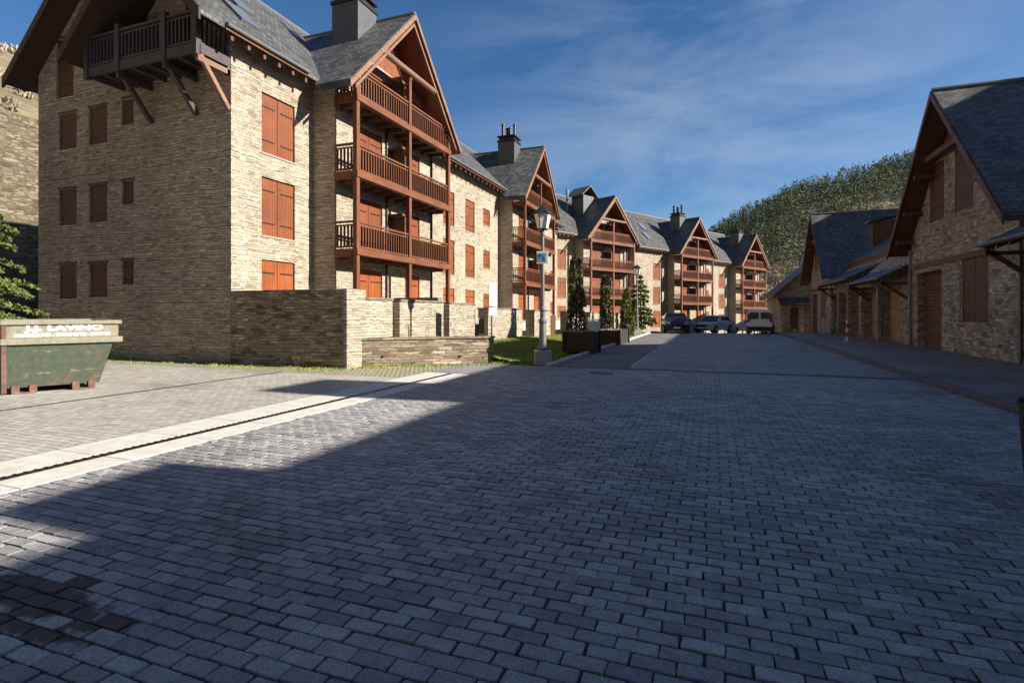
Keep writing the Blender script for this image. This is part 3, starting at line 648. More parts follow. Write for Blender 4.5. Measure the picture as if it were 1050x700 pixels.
def garage_block(y0, y1, label, doors, canopies, ridge=(14.0, 8.5), dormer=None, extra=None):
    root = empty('garage_building', (8.5, (y0+y1)/2, gz((y0+y1)/2)), math.pi, label, 'garages')
    cy = (y0+y1)/2; U = lambda y: cy-y
    cut = MB()
    for a, b, mt in doors: cut.box(-.5, .3, U(b), U(a), -.2, 2.75)
    m = MB(); m.prism([(0, U(y1), -1), (0, U(y1), 3.9), (-1.2, U(y1), 5.0), (-(ridge[0]-8.5), U(y1), ridge[1]-.25), (-11, U(y1), 4), (-11, U(y1), -1)], (0, y1-y0, 0)); m.build('wall', STONE_H, root, cut)
    for a, b, mt in doors:
        d = MB(); planks(d, U(b), U(a), .04, 2.75, -.34, -.30, .16, .01); d.build('garage_door', mt, root)
        l = MB(); l.box(-.32, .03, U(b)-.15, U(a)+.15, 2.752, 2.98); l.build('lintel', BROWNH, root)
        p = MB(); p.box(.03, .24, U(b)-.42, U(b)-.06, -.3, 3.0); p.build('pillar', STONE_W, root)
    for a, b, ze in canopies:
        q = [(1.15, U(a), ze), (1.15, U(b), ze), (-1.5, U(b), ze+1.33), (-1.5, U(a), ze+1.33)]
        c = slab_roof('canopy', SLY, root, q[::-1], .12)
        u = U(b)+.1
        while u < U(a): r = MB(); r.prism([(1.1, u, ze-.11), (1.1, u, ze-.24), (0.01, u, ze+.30), (0.01, u, ze+.42)], (0, .09, 0)); r.build('rafter', BROWN, c); u += .7
        r = MB(); r.cyl((1.2, U(b), ze-.05), (1.2, U(a), ze-.05), .06, n=8); r.build('gutter', GREYM, c)
        for yy in (a+.15, b-.15): r = MB(); r.bar((.03, U(yy), ze-1.0), (1.05, U(yy), ze-.22), .12, .12); r.box(.01, 1.1, U(yy)-.06, U(yy)+.06, ze-.36, ze-.24); r.build('strut', BROWN, c)
    bnd = MB(); bnd.box(-1.16, -1.0, U(y1)+.05, U(y0)-.05, 4.0, 5.28); bnd.build('upper_boarding', REDH, root)
    x1, z1 = -.95, 5.3; xr = -(ridge[0]-8.5); e0, e1 = U(y1)-.1, U(y0)+.1
    rf = slab_roof('roof', SLY, root, [(x1, e1, z1), (x1, e0, z1), (xr, e0, ridge[1]), (xr, e1, ridge[1])][::-1])
    slab_roof('roof', SLY, root, [(xr-.002, e1, ridge[1]), (xr-.002, e0, ridge[1]), (-11.5, e0, 4.2), (-11.5, e1, 4.2)][::-1])
    if dormer:
        d = MB(); d.box(-4.2, -1.9, U(dormer)-.45, U(dormer)+.45, 5.2, 7.9); dm = d.build('dormer', BROWN, root)
        d = MB(); d.prism([(-1.6, U(dormer)-.65, 7.8), (-1.6, U(dormer)+.65, 7.8), (-1.6, U(dormer)+.65, 7.95), (-1.6, U(dormer)-.65, 7.95)], (-3.4, 0, .8)); d.build('dormer_roof', SLX, dm)
    return root
garage_block(29.45, 46.3, 'row of garages under slate canopies, between the two gable houses',
    [(30.9, 33.6, TANW), (34.6, 37.0, TANW), (38.2, 40.4, TANW), (41.2, 43.2, BROWN), (43.9, 45.6, TANW)], [(29.7, 36.1, 3.25), (36.5, 45.8, 3.6)], (13.6, 8.6), 44.0)
# off-frame neighbours on the same side whose roofs shade the square
gb0 = garage_block(-26, 10.4, 'low garage row at the right side of the square, outside the photo', [(-2, 1, TANW), (2.5, 5.5, TANW), (7, 10, TANW)], [(-4, 11, 3.5)], (13.0, 9.29))
m = MB(); m.box(-5.2, -3.8, -13.7, -12.1, 8, 9.58); m.build('chimney', STONE_H, gb0)
gb1 = garage_block(12.55, 19.5, 'small garage with a slate canopy at the right edge of the photo', [(15, 18, BROWN)], [(12.6, 19.55, 3.6)], (13.0, 10.2))
m = MB(); m.box(-5.6, -3.4, 3.525, 5.57, -1, 11.1); m.build('chimney', STONE_H, gb1)
# unseen blocks, added to shade the roofs and cut light behind the camera
def shade_block(y0, y1, h, label, x=23, rz=0):
    root = empty('apartment_building', (x, y0, 0), rz, label, 'building')  # added light blocker under a building's name
    m = MB(); m.prism([(-3.6, 0, -1), (3.6, 0, -1), (3.6, 0, h-4.2), (0, 0, h-.25), (-3.6, 0, h-4.2)], (0, y1-y0, 0)); m.build('wall', STONE, root)
    for sg in (-1, 1):
        q = [(0, -.6, h), (sg*4.2, -.6, h-4.55), (sg*4.2, y1-y0+.6, h-4.55), (0, y1-y0+.6, h)]
        slab_roof('roof', SLY, root, q if sg < 0 else q[::-1], .2)
    for k in range(int((y1-y0)/2.6)):
        for zz in (2.0, 5.0, 8.0): shutter(root, 3.63, .8+k*2.6, 1.9+k*2.6, zz, zz+1.6, RED, 2)
shade_block(19.8, 26.3, 17.1, 'unseen block added to shade the nearest gable house roof')
shade_block(46.8, 53.5, 17.1, 'unseen block added to shade the farther gable house roof')
shade_block(-15, 25, 17.5, 'unseen block added behind the camera to cut sky light', 10, R(90))
# third house: gable end towards the square
def end_house():
    root = empty('low_house', (6.3, 58.5, gz(58)), 0, 'low stone house with its gable end to the square, last on the right', 'house')
    cut = MB(); cut.box(.8, 1.5, -.3, .12, .5, 2.6); cut.box(2.0, 2.9, -.3, .12, .3, 2.7)
    m = MB(); m.prism([(0, 0, -1.5), (8, 0, -1.5), (8, 0, 4.3), (4, 0, 7.9), (0, 0, 4.3)], (0, 14, 0)); m.build('wall', STONE_H, root, cut)
    for sg in (-1, 1):
        q = [(4, -.7, 8.1), (4+sg*4.7, -.7, 8.1-4.7*.9), (4+sg*4.7, 14.5, 8.1-4.7*.9), (4, 14.5, 8.1)]
        if sg > 0: q = q[::-1]
        slab_roof('roof', SLY, root, q, .2)
        b = MB(); A = Vector((4, -.76, 8.08)); B = Vector((4+sg*4.75, -.76, 8.04-4.75*.9)); b.prism([A, B, B-Vector((0, 0, .3)), A-Vector((0, 0, .3))], (0, .055, 0)); b.build('barge_board', BROWN, root)
    shutter(root, -.03, .8, 1.5, .5, 2.6, BROWN, 1, 'x'); shutter(root, -.03, 2.0, 2.9, .3, 2.7, TANW, 1, 'x')
    slab_roof('canopy', SLX, root, [(-.3, -1.3, 2.95), (4, -1.3, 2.95), (4, -.005, 3.6), (-.3, -.005, 3.6)], .12)
    for xx in (-.1, 1.7, 3.7):
        p = MB(); p.box(xx-.1, xx+.1, -1.15, -.95, -1, 2.85); p.build('post', STONE_W, root)
    return root
end_house()

# ------------------------------------------------------------------ terrace walls, low wall, retaining wall
def wall_run(name, pts, th, z0, z1, label, cap=True, mat=STONE):
    """a wall along a list of plan points; each run butts on the one before"""
    m = MB()
    for (a, b, zt) in pts:
        a, b = Vector((*a, 0)), Vector((*b, 0)); d = (b-a).normalized(); n = Vector((-d.y, d.x, 0))*th
        m.prism([a+Vector((0,0,z0)), b+Vector((0,0,z0)), b+n+Vector((0,0,z0)), a+n+Vector((0,0,z0))], (0, 0, zt-z0))
    return m
# returns facing the camera, street faces in the sun
root = empty('terrace_wall', (-9.6, 12.5, 0), 0, 'stepped stone terrace wall before the nearest apartment block', 'wall')
def rel(mb): mb.v = [(p[0]+9.6, p[1]-12.5, p[2]) for p in mb.v]; return mb
m = MB(); m.box(-13.94, -9.72, 12.46, 12.9, -.3, 2.26); rel(m).build('wall_section', STONE_D, root); m = MB(); m.box(-9.718, -9.6, 12.46, 13.35, -.3, 2.26); rel(m).build('sunlit_corner_skin', STONE, root)  # paler stone skin puts the sunlight into the corner's street face
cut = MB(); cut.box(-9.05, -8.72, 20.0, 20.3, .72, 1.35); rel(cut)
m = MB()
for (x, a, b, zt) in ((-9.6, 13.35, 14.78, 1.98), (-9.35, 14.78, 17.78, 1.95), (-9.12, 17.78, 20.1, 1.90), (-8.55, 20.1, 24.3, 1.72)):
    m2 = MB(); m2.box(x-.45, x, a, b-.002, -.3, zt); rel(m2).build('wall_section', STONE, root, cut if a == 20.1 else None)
m = MB(); m.box(-9.0, -8.75, 20.16, 20.2, .74, 1.33); rel(m).build('meter_box_door', BLACKM, root)
for (x, a, b, zt) in ((-9.6, 13.36, 14.8, 1.98), (-9.35, 14.8, 17.8, 1.95), (-9.12, 17.8, 20.08, 1.90), (-8.55, 20.08, 24.3, 1.72)):
    m = MB(); m.box(x-.48, x+.03, a, b-.01, zt+.002, zt+.06); rel(m).build('coping', COPE, root)
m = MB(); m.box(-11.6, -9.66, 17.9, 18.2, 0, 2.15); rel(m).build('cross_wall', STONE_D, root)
root = empty('terrace_wall', (-7.9, 24.3, 0), 0, 'farther terrace wall with dark gateways, behind the lawn', 'wall')
def rel(mb): mb.v = [(p[0]+7.9, p[1]-24.3, p[2]) for p in mb.v]; return mb
for (x, a, b, zt) in ((-7.95, 24.32, 27.0, 1.66), (-7.3, 28.2, 31.5, 1.6), (-7.0, 32.4, 37.5, 1.55), (-6.6, 38.6, 46, 1.5)):
    m2 = MB(); m2.box(x-.45, x, a, b, -.5, zt); rel(m2).build('wall_section', STONE, root)
    m2 = MB(); m2.box(x-.48, x+.03, a-.02, b+.02, zt+.002, zt+.06); rel(m2).build('coping', COPE, root)
for (x, a, b) in ((-7.75, 27.0, 28.2), (-7.35, 31.5, 32.4), (-7.0, 37.5, 38.6)):
    m2 = MB(); planks(m2, a, b, .1, 1.45, x-.3, x-.25); rel(m2).build('gate', BROWN, root)
# terrace fill behind the walls
m = MB(); m.box(-13.9, -10.05, 12.92, 52, -.5, 1.05); m.box(-10.05, -9.62, 13.36, 52, -.5, 1.05)
tag(m.build('terrace_ground', CONC), kind='structure')
# low wall
A, B = Vector((-9.75, 13.02, 0)), Vector((-6.5, 15.75, 0)); d = (B-A).normalized(); n = Vector((-d.y, d.x, 0))*.38
root = empty('low_wall', A, 0, 'low dry-stone wall in shade, edging the lawn by the forecourt', 'wall')
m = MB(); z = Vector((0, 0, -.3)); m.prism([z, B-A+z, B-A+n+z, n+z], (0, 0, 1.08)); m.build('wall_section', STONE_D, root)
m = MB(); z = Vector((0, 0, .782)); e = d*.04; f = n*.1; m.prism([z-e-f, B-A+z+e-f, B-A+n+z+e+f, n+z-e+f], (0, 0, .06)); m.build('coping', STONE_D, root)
# retaining wall on the left
m = MB(); m.box(-36.4, -35.2, -20, 90, -2, 12.3)
tag(m.build('retaining_wall', STONE_R), 'tall rough retaining wall below the hillside at the left edge', 'wall')

# ------------------------------------------------------------------ lawn
def lawn_z(x, y):
    t = sstep(-5.4, -8.4, x)*sstep(13.4, 16.5, y+(x+6.5)*-.7)
    return .02+.42*t
gx = frange(-9.55, -5.2, .25); gy = frange(13.0, 30, .5)
def inlawn(x, y):        # behind the low wall and street side of the terrace walls
    t = (y-13.02)/(15.75-13.02); lx = -9.75+3.25*t
    return not ((y < 15.9 and x > lx-.25) or x > -5.3 or (y > 20.1 and x < -8.5) or (y > 24.3 and x < -7.9))
grid('lawn_ground', gx, gy, lawn_z, GRASSG, 'structure', lambda x, y: not inlawn(x+.1, y+.25))
m = MB(); m.f = []; rg = random.Random(3)
def blade(m, x, y, z, h, rg, wd=.012):
    a = rg.uniform(0, 6.28); dx, dy = math.cos(a)*wd, math.sin(a)*wd; lx, ly = rg.gauss(0, .35)*h, rg.gauss(0, .35)*h
    b = len(m.v); m.v += [(x-dx, y-dy, z-.01), (x+dx, y+dy, z-.01), (x+lx, y+ly, z+h)]; m.f.append((b, b+1, b+2)); m.mi.append(0)
k = 0
while k < 26000:
    x, y = rg.uniform(-9.5, -5.2), 13.2+16*rg.random()**1.3
    if inlawn(x, y): blade(m, x, y, lawn_z(x, y), rg.uniform(.02, .06), rg, .014); k += 1
tag(m.build('grass', GRASSB, fix=False), 'green lawn grass between the low wall and the terrace', 'grass', kind='stuff')
m = MB(); k = 0
while k < 6000:                                  # tufts growing in the joints along the walls and round the lamp
    r_ = rg.random()
    if r_ < .55: x, y = rg.uniform(-20, -9.6), 12.45-abs(rg.gauss(0, .35))
    elif r_ < .8:
        t = rg.random(); x, y = -9.75+3.25*t+rg.uniform(0, .4), 13.02+2.73*t-abs(rg.gauss(.05, .3))-.1
    else: x, y = rg.uniform(-7, -4.7), rg.uniform(15.5, 19)
    if mnoise.noise(Vector((x*1.7, y*1.7, 0))) > -.1: blade(m, x, y, 0, rg.uniform(.02, .08), rg, .013); k += 1
    else: k += .2
tag(m.build('weeds', GRASSB, fix=False), 'weeds growing in the paving joints along the stone walls', 'weeds', kind='stuff')

# ------------------------------------------------------------------ foliage
def leaf(m, c, s, rg, up=.0):
    a = Vector((rg.gauss(0, 1), rg.gauss(0, 1), rg.gauss(0, 1)+up)).normalized(); b = a.cross(Vector((rg.gauss(0, 1), rg.gauss(0, 1), rg.gauss(0, 1)))).normalized()
    i = len(m.v); m.v += [tuple(c-a*s), tuple(c+b*s*.45), tuple(c+a*s), tuple(c-b*s*.45)]; m.f.append((i, i+1, i+2, i+3)); m.mi.append(0)
def cypress(x, y, z, h, r, mat, label, n=2600, seed=1, taper=.55, group='columnar cypresses by the parking lane'):
    rg = random.Random(seed); root = empty('cypress_tree', (x, y, z), 0, label, 'tree', group)
    t = MB(); t.cyl((0, 0, -.3), (.03, .02, h*.85), r*.22, r*.05, 8); t.build('trunk', BARK, root)
    m = MB()
    for i in range(n):
        q = rg.random()**.9; zz = .25+q*(h-.25); prof = r*(min(1, (q+.12)*4)**.5)*(1-q)**taper*1.25
        a = rg.uniform(0, 6.28); lump = 1+.35*mnoise.noise(Vector((math.cos(a)*1.5, math.sin(a)*1.5, zz*1.6+seed)))
        rr = prof*lump*math.sqrt(rg.uniform(.25, 1))
        leaf(m, Vector((rr*math.cos(a), rr*math.sin(a), zz)), rg.uniform(.05, .12), rg, 1.6)
    m.build('crown', mat, root, fix=False)
    return root
cypress(-5.7, 23.4, .1, 3.9, .33, CYPR, 'brownish columnar cypress behind the first planter, tallest of the cypresses', 1900, 1, .16)
cypress(-5.45, 29.0, .05, 3.5, .30, CYPR, 'dark slim cypress behind the second planter', 2600, 2, .2)
cypress(-4.95, 33.4, .05, 3.0, .45, CYPG, 'greener cypress beside the second lamp post', 2800, 3, .5)
def conifer(x, y, z, h, r, mat, label, layers=13, seed=1, dens=34, ls=(.05, .12)):
    rg = random.Random(seed); root = empty('conifer_tree', (x, y, z), 0, label, 'tree')
    t = MB(); t.cyl((0, 0, -.3), (0, 0, h*.97), r*.09, .015, 8)
    m = MB()
    for k in range(layers):
        q = (k+.3)/layers; zz = h*(.1+.88*q); ln = r*(1-q)**.8+.1
        for j in range(rg.randint(6, 9)):
            a = rg.uniform(0, 6.28); l2 = ln*rg.uniform(.65, 1.1); dr = rg.uniform(.12, .34)
            d = Vector((math.cos(a), math.sin(a), 0)); s_ = Vector((-d.y, d.x, 0))
            t.cyl((0, 0, zz), tuple(d*l2+Vector((0, 0, zz-dr*l2))), .03*(1-q)+.008, .004, 5)
            for i in range(int(dens*l2/ r)+6):
                f = rg.random()**.7; wv = (1-f)*.38*l2+.05
                c = d*(l2*f)+s_*rg.uniform(-wv, wv)+Vector((0, 0, zz-dr*l2*f*f+rg.uniform(-.10, .05)))
                leaf(m, c, rg.uniform(*ls), rg, -.2)
    t.build('trunk', BARK, root); m.build('crown', mat, root, fix=False)
    return root
conifer(-4.9, 39.8, .02, 4.5, 1.25, CYPG, 'yellow-green bushy conifer in the sun past the cypresses', 12, 5, 70, (.07, .16))
conifer(-21.6, 9.0, 0, 8.5, 3.0, PINE2, 'sunlit green spruce behind the skip at the left edge', 20, 6, 260, (.05, .12))

# wooded hill: one mass of conifers and bare scrub
def wood(name, mat, n, seed, xr, yr, label, hh, keep, kind):
    rg = random.Random(seed); m = MB(); k = 0
    while k < n:
        x, y = rg.uniform(*xr), rg.uniform(*yr); k += 1
        if not keep(x, y, rg): continue
        z = hill(x, y); h = rg.uniform(*hh); r = h*rg.uniform(.24, .42)
        for i in range(rg.randint(70, 85)):
            if kind == 'pine':
                q = rg.random(); zz = h*(.12+.88*q); pr = r*min(1, (1-q)*1.25+.06)*(1 if q > .15 else .8); a = rg.uniform(0, 6.28); rr = pr*math.sqrt(rg.uniform(.2, 1))
                leaf(m, Vector((x+rr*math.cos(a), y+rr*math.sin(a), z+zz)), rg.uniform(.17, .36)*h/6.5, rg, .4)
            else:
                a = rg.uniform(0, 6.28); rr = r*1.3*math.sqrt(rg.random()); leaf(m, Vector((x+rr*math.cos(a), y+rr*math.sin(a), z+h*.7*rg.random())), rg.uniform(.2, .4), rg, 1.5)
    return tag(m.build(name, mat, fix=False), label, name.replace('_', ' '), kind='stuff')
def keep_p(x, y, rg):
    v = mnoise.noise(Vector((x*.025, y*.02, 5)))
    return rg.random() < sstep(165, 225, y+x*.25)*(1.0 if v > -.42 else .25)
wood('hillside_forest', PINE, 6500, 11, (-60, 190), (140, 350), 'dark green pine forest covering the hill', (4.6, 9.5), keep_p, 'pine')
wood('bare_scrub', SHRUB, 1500, 12, (-30, 110), (100, 225), 'bare brown scrub at the foot of the hill', (2, 4.5), lambda x, y, rg: rg.random() < 1-sstep(165, 225, y+x*.25), 'scrub')
wood('hill_scrub', SHRUB, 350, 14, (-110, -40), (5, 110), 'dry scrub dotting the left hillside', (.8, 2), lambda x, y, rg: rg.random() < .8, 'scrub')

# ------------------------------------------------------------------ skip
def skip():
    root = empty('skip', (-12.8, 6.26, 0), R(66), 'rusty green steel skip with worn white lettering, at the left of the forecourt', 'skip')
    sm = NT('skip_paint', .6, .4); v = sm.obj(); a = sm.noise(v, 2.3, 7, .68).outputs['Fac']; b = sm.noise(v, 9, 6, .75).outputs['Fac']; c_ = sm.noise(sm.map(v, (1.2, 1.2, 4)), 1.7, 6, .7).outputs['Fac']
    c = sm.mix(sm.ramp(a, [(.53, 0.0), (.70, .7)]), sm.ramp(b, [(.3, (.024, .036, .02)), (.7, (.058, .072, .042))]), (.13, .062, .036))
    c = sm.mix(sm.ramp(c_, [(.58, 0.0), (.68, .7)]), c, (.32, .28, .2)); sm.base(c); sm.bump(b, .3, .01)
    sg = NT('skip_band_paint', .6, .4); v = sg.obj(); a = sg.noise(v, 3.1, 7, .7).outputs['Fac']; b = sg.noise(v, 11, 6, .75).outputs['Fac']
    c = sg.mix(sg.ramp(a, [(.52, 0.0), (.66, .8)]), sg.ramp(b, [(.3, (.14, .14, .10)), (.7, (.26, .25, .19))]), (.32, .15, .10)); sg.base(c); sg.bump(b, .3, .01)
    rust = plain('skip_rust', (.13, .068, .05), .8, 0, .4, 8)
    DB = 3.2                                          # depth away from the camera
    # lower tub: wall at the left, slope at the right
    m = MB(); z0, z1, z2 = .12, .98, 1.40
    m.prism([(0, 0, z0), (1.47, 0, z0), (1.72, 0, z1), (0, 0, z1)], (0, .03, 0))
    m.prism([(0, DB, z0), (1.47, DB, z0), (1.72, DB, z1), (0, DB, z1)], (0, -.03, 0))
    m.prism([(1.44, .031, z0), (1.47, .031, z0), (1.72, .031, z1), (1.69, .031, z1)], (0, DB-.062, 0)); m.box(0, .03, .031, DB-.031, z0, z1); m.box(.031, 1.43, .031, DB-.031, z0, z0+.03)
    m.build('tub', sm.m, root, bevel=.006)
    m = MB(); x1 = 1.80
    m.box(-.02, x1, -.01, .03, z1+.10, z2-.05); m.box(-.02, x1, DB-.03, DB, z1+.10, z2-.05); m.box(-.02, .02, .031, DB-.031, z1, z2-.05); m.box(x1-.04, x1, .031, DB-.031, z1, z2-.05)
    band = m.build('upper_band', sg.m, root, bevel=.006)
    m = MB(); m.box(-.06, x1+.06, -.06, .05, z2-.05, z2+.03); m.box(-.06, x1+.06, DB-.05, DB+.05, z2-.05, z2+.03); m.box(-.06, .05, .051, DB-.051, z2-.05, z2+.03); m.box(x1-.05, x1+.06, .051, DB-.051, z2-.05, z2+.03)
    m.build('rim', sg.m, root, bevel=.012)
    m = MB(); m.box(-.06, x1+.07, -.07, .035, z1-.02, z1+.10); m.box(-.06, .05, .036, DB, z1-.02, z1+.10); m.build('lower_rib', sg.m, root, bevel=.012)
    m = MB(); m.box(-.045, .035, -.03, .04, .03, z2-.06); m.build('corner_rib', rust, root, bevel=.01)
    for a in (.10, 1.02):
        m = MB(); m.box(a, a+.12, -.04, .25, 0, .17); m.box(a+.26, a+.38, -.04, .25, 0, .17); m.box(a+.02, a+.36, -.035, .2, .0, .03); m.build('foot', rust, root, bevel=.008)
    tm = NT('worn_white_lettering', .6); v = tm.obj(); a = tm.noise(v, 14, 5, .7).outputs['Fac']; tm.base(tm.ramp(a, [(.36, (.22, .21, .17)), (.44, (.85, .84, .8))]))
    for txt, sz, xx, zz in (('J.J. LAVIÑO', .15, .92, 1.235), ('EXCAVACIONES - TRANSPORTES - DERRIBOS', .085, .90, 1.115)):
        cu = bpy.data.curves.new('lettering', 'FONT'); cu.body = txt; cu.size = sz; cu.align_x = 'CENTER'; cu.offset = .009 if sz > .1 else .005; cu.extrude = .002; cu.space_character = 1.05
        o = bpy.data.objects.new('lettering', cu); COL.objects.link(o); o.location = (xx, -.0135, zz); o.rotation_euler = (R(90), 0, 0); cu.materials.append(tm.m); o.parent = band
        wmax = 1.30 if sz > .1 else 1.52
        bpy.context.view_layer.update(); kx = min(1.6, wmax/max(.01, o.dimensions.x))
        me = bpy.data.meshes.new_from_object(o.evaluated_get(bpy.context.evaluated_depsgraph_get())); bpy.data.objects.remove(o)
        o = bpy.data.objects.new('lettering', me); COL.objects.link(o); o.location = (xx, -.0135, zz); o.rotation_euler = (R(90), 0, 0); o.scale.x = kx; o.parent = band
    return root
skip()

# ------------------------------------------------------------------ street furniture
def lamp(x, y, z, label):
    root = empty('street_lamp', (x, y, z), R(20), label, 'street lamp', 'old-style lamp posts by the parking lane')
    m = MB(); m.box(-.26, .26, -.26, .26, -.2, .42); m.build('pedestal', CONC, root, bevel=.02)
    m = MB(); m.lathe([(.17, .42), (.17, .5), (.12, .56), (.105, 1.25), (.13, 1.28), (.13, 1.36), (.085, 1.42), (.085, 1.62), (.11, 1.66), (.11, 1.7), (.06, 1.78), (.05, 3.95), (.08, 3.98), (.08, 4.05), (.05, 4.1), (.05, 4.17)], n=16)
    m.build('pole', GREYM, root, smooth=False)
    h = MB(); h.lathe([(.17, 4.18), (.27, 4.62)], n=6); lt = h.build('lantern', LGLASS, root)
    c = MB(); c.lathe([(.32, 4.62), (.30, 4.67), (.12, 4.82), (.05, 4.84), (.03, 4.95)], n=6); c.lathe([(.19, 4.15), (.19, 4.18)], n=6)
    for i in range(6):
        a = 2*math.pi*i/6; c.bar((.172*math.cos(a), .172*math.sin(a), 4.17), (.274*math.cos(a), .274*math.sin(a), 4.63), .02, .02)
    c.build('lantern_frame', BLACKM, lt)
    return root
lamp(-4.93, 15.9, .0, 'tall grey street lamp carrying a small blue sign, at the lawn corner')
lamp(-4.9, 37.8, .0, 'distant street lamp between the cypresses and the bushy conifer')
# blue sign on the near lamp
sg = NT('sign_blue', .4); v = sg.obj(); n_ = sg.noise(v, 6, 3).outputs['Fac']; sg.base(sg.ramp(n_, [(.4, (.10, .22, .42)), (.6, (.20, .34, .52))]))
root = empty('blue_sign', (-4.93+.10*math.sin(YAW), 15.9-.10, 3.28), R(14), 'small square blue sign with pale edges fixed to the near lamp', 'sign')
m = MB(); m.box(-.19, .17, -.03, .0, -.19, .19); m.build('board', WHITE, root, bevel=.004)
m = MB(); m.box(-.165, .10, -.036, -.031, -.135, .13); m.build('panel', sg.m, root)
m = MB(); m.prism([(-.03, -.0375, -.08), (.07, -.0375, -.08), (.02, -.0375, .06)], (0, .001, 0)); m.box(-.13, -.05, -.0375, -.0365, .02, .09); m.build('symbol', plain('sign_dark_blue', (.04, .09, .2), .5), root)
# white sign on its post by the lawn
root = empty('notice_sign', (-7.35, 17.6, .1), R(78), 'narrow white notice board on a post beside the lawn', 'sign')
m = MB(); m.cyl((0, 0, -.2), (0, 0, 2.55), .035, n=10); m.build('post', GREYM, root)
m = MB(); m.box(-.23, .23, -.06, -.036, 1.72, 2.55); m.build('board', CONCL, root, bevel=.006)
m = MB(); m.box(-.22, .22, -.06, -.04, 1.38, 1.66); m.build('lower_board', WHITE, root, bevel=.006)
# planters
def planter(x, y, w_, d_, h_, label):
    root = empty('planter', (x, y, 0), R(-2), label, 'planter', 'dark timber planters on the kerb')
    m = MB(); nb = 5
    for i in range(nb):
        z0 = .04+i*(h_-.04)/nb; z1 = z0+(h_-.04)/nb-.012
        m.box(-w_/2, w_/2, -d_/2, -d_/2+.05, z0, z1); m.box(-w_/2, w_/2, d_/2-.05, d_/2, z0, z1)
        m.box(-w_/2, -w_/2+.05, -d_/2+.051, d_/2-.051, z0, z1); m.box(w_/2-.05, w_/2, -d_/2+.051, d_/2-.051, z0, z1)
    m.build('side', DW, root, bevel=.006)
    for sx in (-1, 1):
        for sy in (-1, 1): m = MB(); m.box(sx*(w_/2+.02)-.05, sx*(w_/2+.02)+.05, sy*(d_/2+.02)-.05, sy*(d_/2+.02)+.05, -.05, h_+.03); m.build('corner_post', DW, root, bevel=.006)
    m = MB(); m.box(-w_/2+.05, w_/2-.05, -d_/2+.05, d_/2-.05, .1, h_-.08); m.build('soil', BARK, root)
    rg = random.Random(int(y*10)); m = MB()
    for i in range(500): leaf(m, Vector((rg.uniform(-w_/2+.05, w_/2-.05), rg.uniform(-d_/2+.05, d_/2-.05), h_-.1+abs(rg.gauss(0, .07)))), rg.uniform(.03, .07), rg, .8)
    m.build('plants', SHRUB, root, fix=False)
DW = wood_mat('planter_wood', (.045, .034, .028), axis='x')
planter(-4.85, 20.9, 1.1, 1.2, .84, 'nearer dark planter by the kerb, with the tallest cypress behind it')
planter(-4.85, 27.6, 1.25, 2.4, .72, 'farther dark planter by the kerb, longer and lower')
# a-frame board
root = empty('folding_board', (-5.2, 24.9, .0), R(15), 'white folding a-frame board standing behind the planters', 'sign board')
m = MB()
for sx in (-1, 1):
    m.bar((sx*.25, -.28, 0), (sx*.25, 0, 1.35), .05, .03); m.bar((sx*.25, .28, 0), (sx*.25, 0, 1.35), .05, .03)
m.bar((-.25, -.2, .4), (.25, -.2, .4), .03, .05); m.bar((-.25, -.03, 1.25), (.25, -.03, 1.25), .03, .05); m.build('frame', WHITE, root)
m = MB(); m.prism([(-.24, -.215, .42), (.24, -.215, .42), (.24, -.055, 1.2), (-.24, -.055, 1.2)], (0, .015, 0)); m.build('panel', WHITE, root)
# litter bins
def bin_(x, y, z, r, h, label, mat):
    root = empty('litter_bin', (x, y, z), 0, label, 'litter bin')
    m = MB(); m.lathe([(r*.82, 0), (r*.85, .04), (r, h*.78), (r*1.04, h*.79), (r*1.04, h*.83)], n=24); m.build('body', mat, root, smooth=False)
    m = MB(); m.lathe([(r*1.0, h*.832), (r*.96, h*.9), (r*.6, h*.98), (r*.1, h)], n=24); m.build('lid', mat, root, smooth=True)
bin_(-4.75, 31.4, 0, .3, .95, 'dark litter bin beside the greener cypress', BLACKM)
bin_(2.75, 5.74, 0, .31, 1.02, 'black litter bin cut off by the right edge of the photo', BLACKM)
# red and white bollard
root = empty('bollard', (6.35, 31.2, .1), 0, 'red and white banded bollard before the garages', 'bollard')
rp = plain('red_paint', (.45, .03, .035), .5)
m = MB(); m.lathe([(.055, -.1), (.055, 1.05), (.03, 1.09)], n=14); m.m = 1
for z0, z1 in ((.28, .5), (.72, .94)): m.lathe([(.059, z0), (.059, z1)], n=14)
m.m = 2; m.lathe([(.16, -.05), (.16, .09)], n=14); m.build('post', [WHITE, rp, CONC], root)

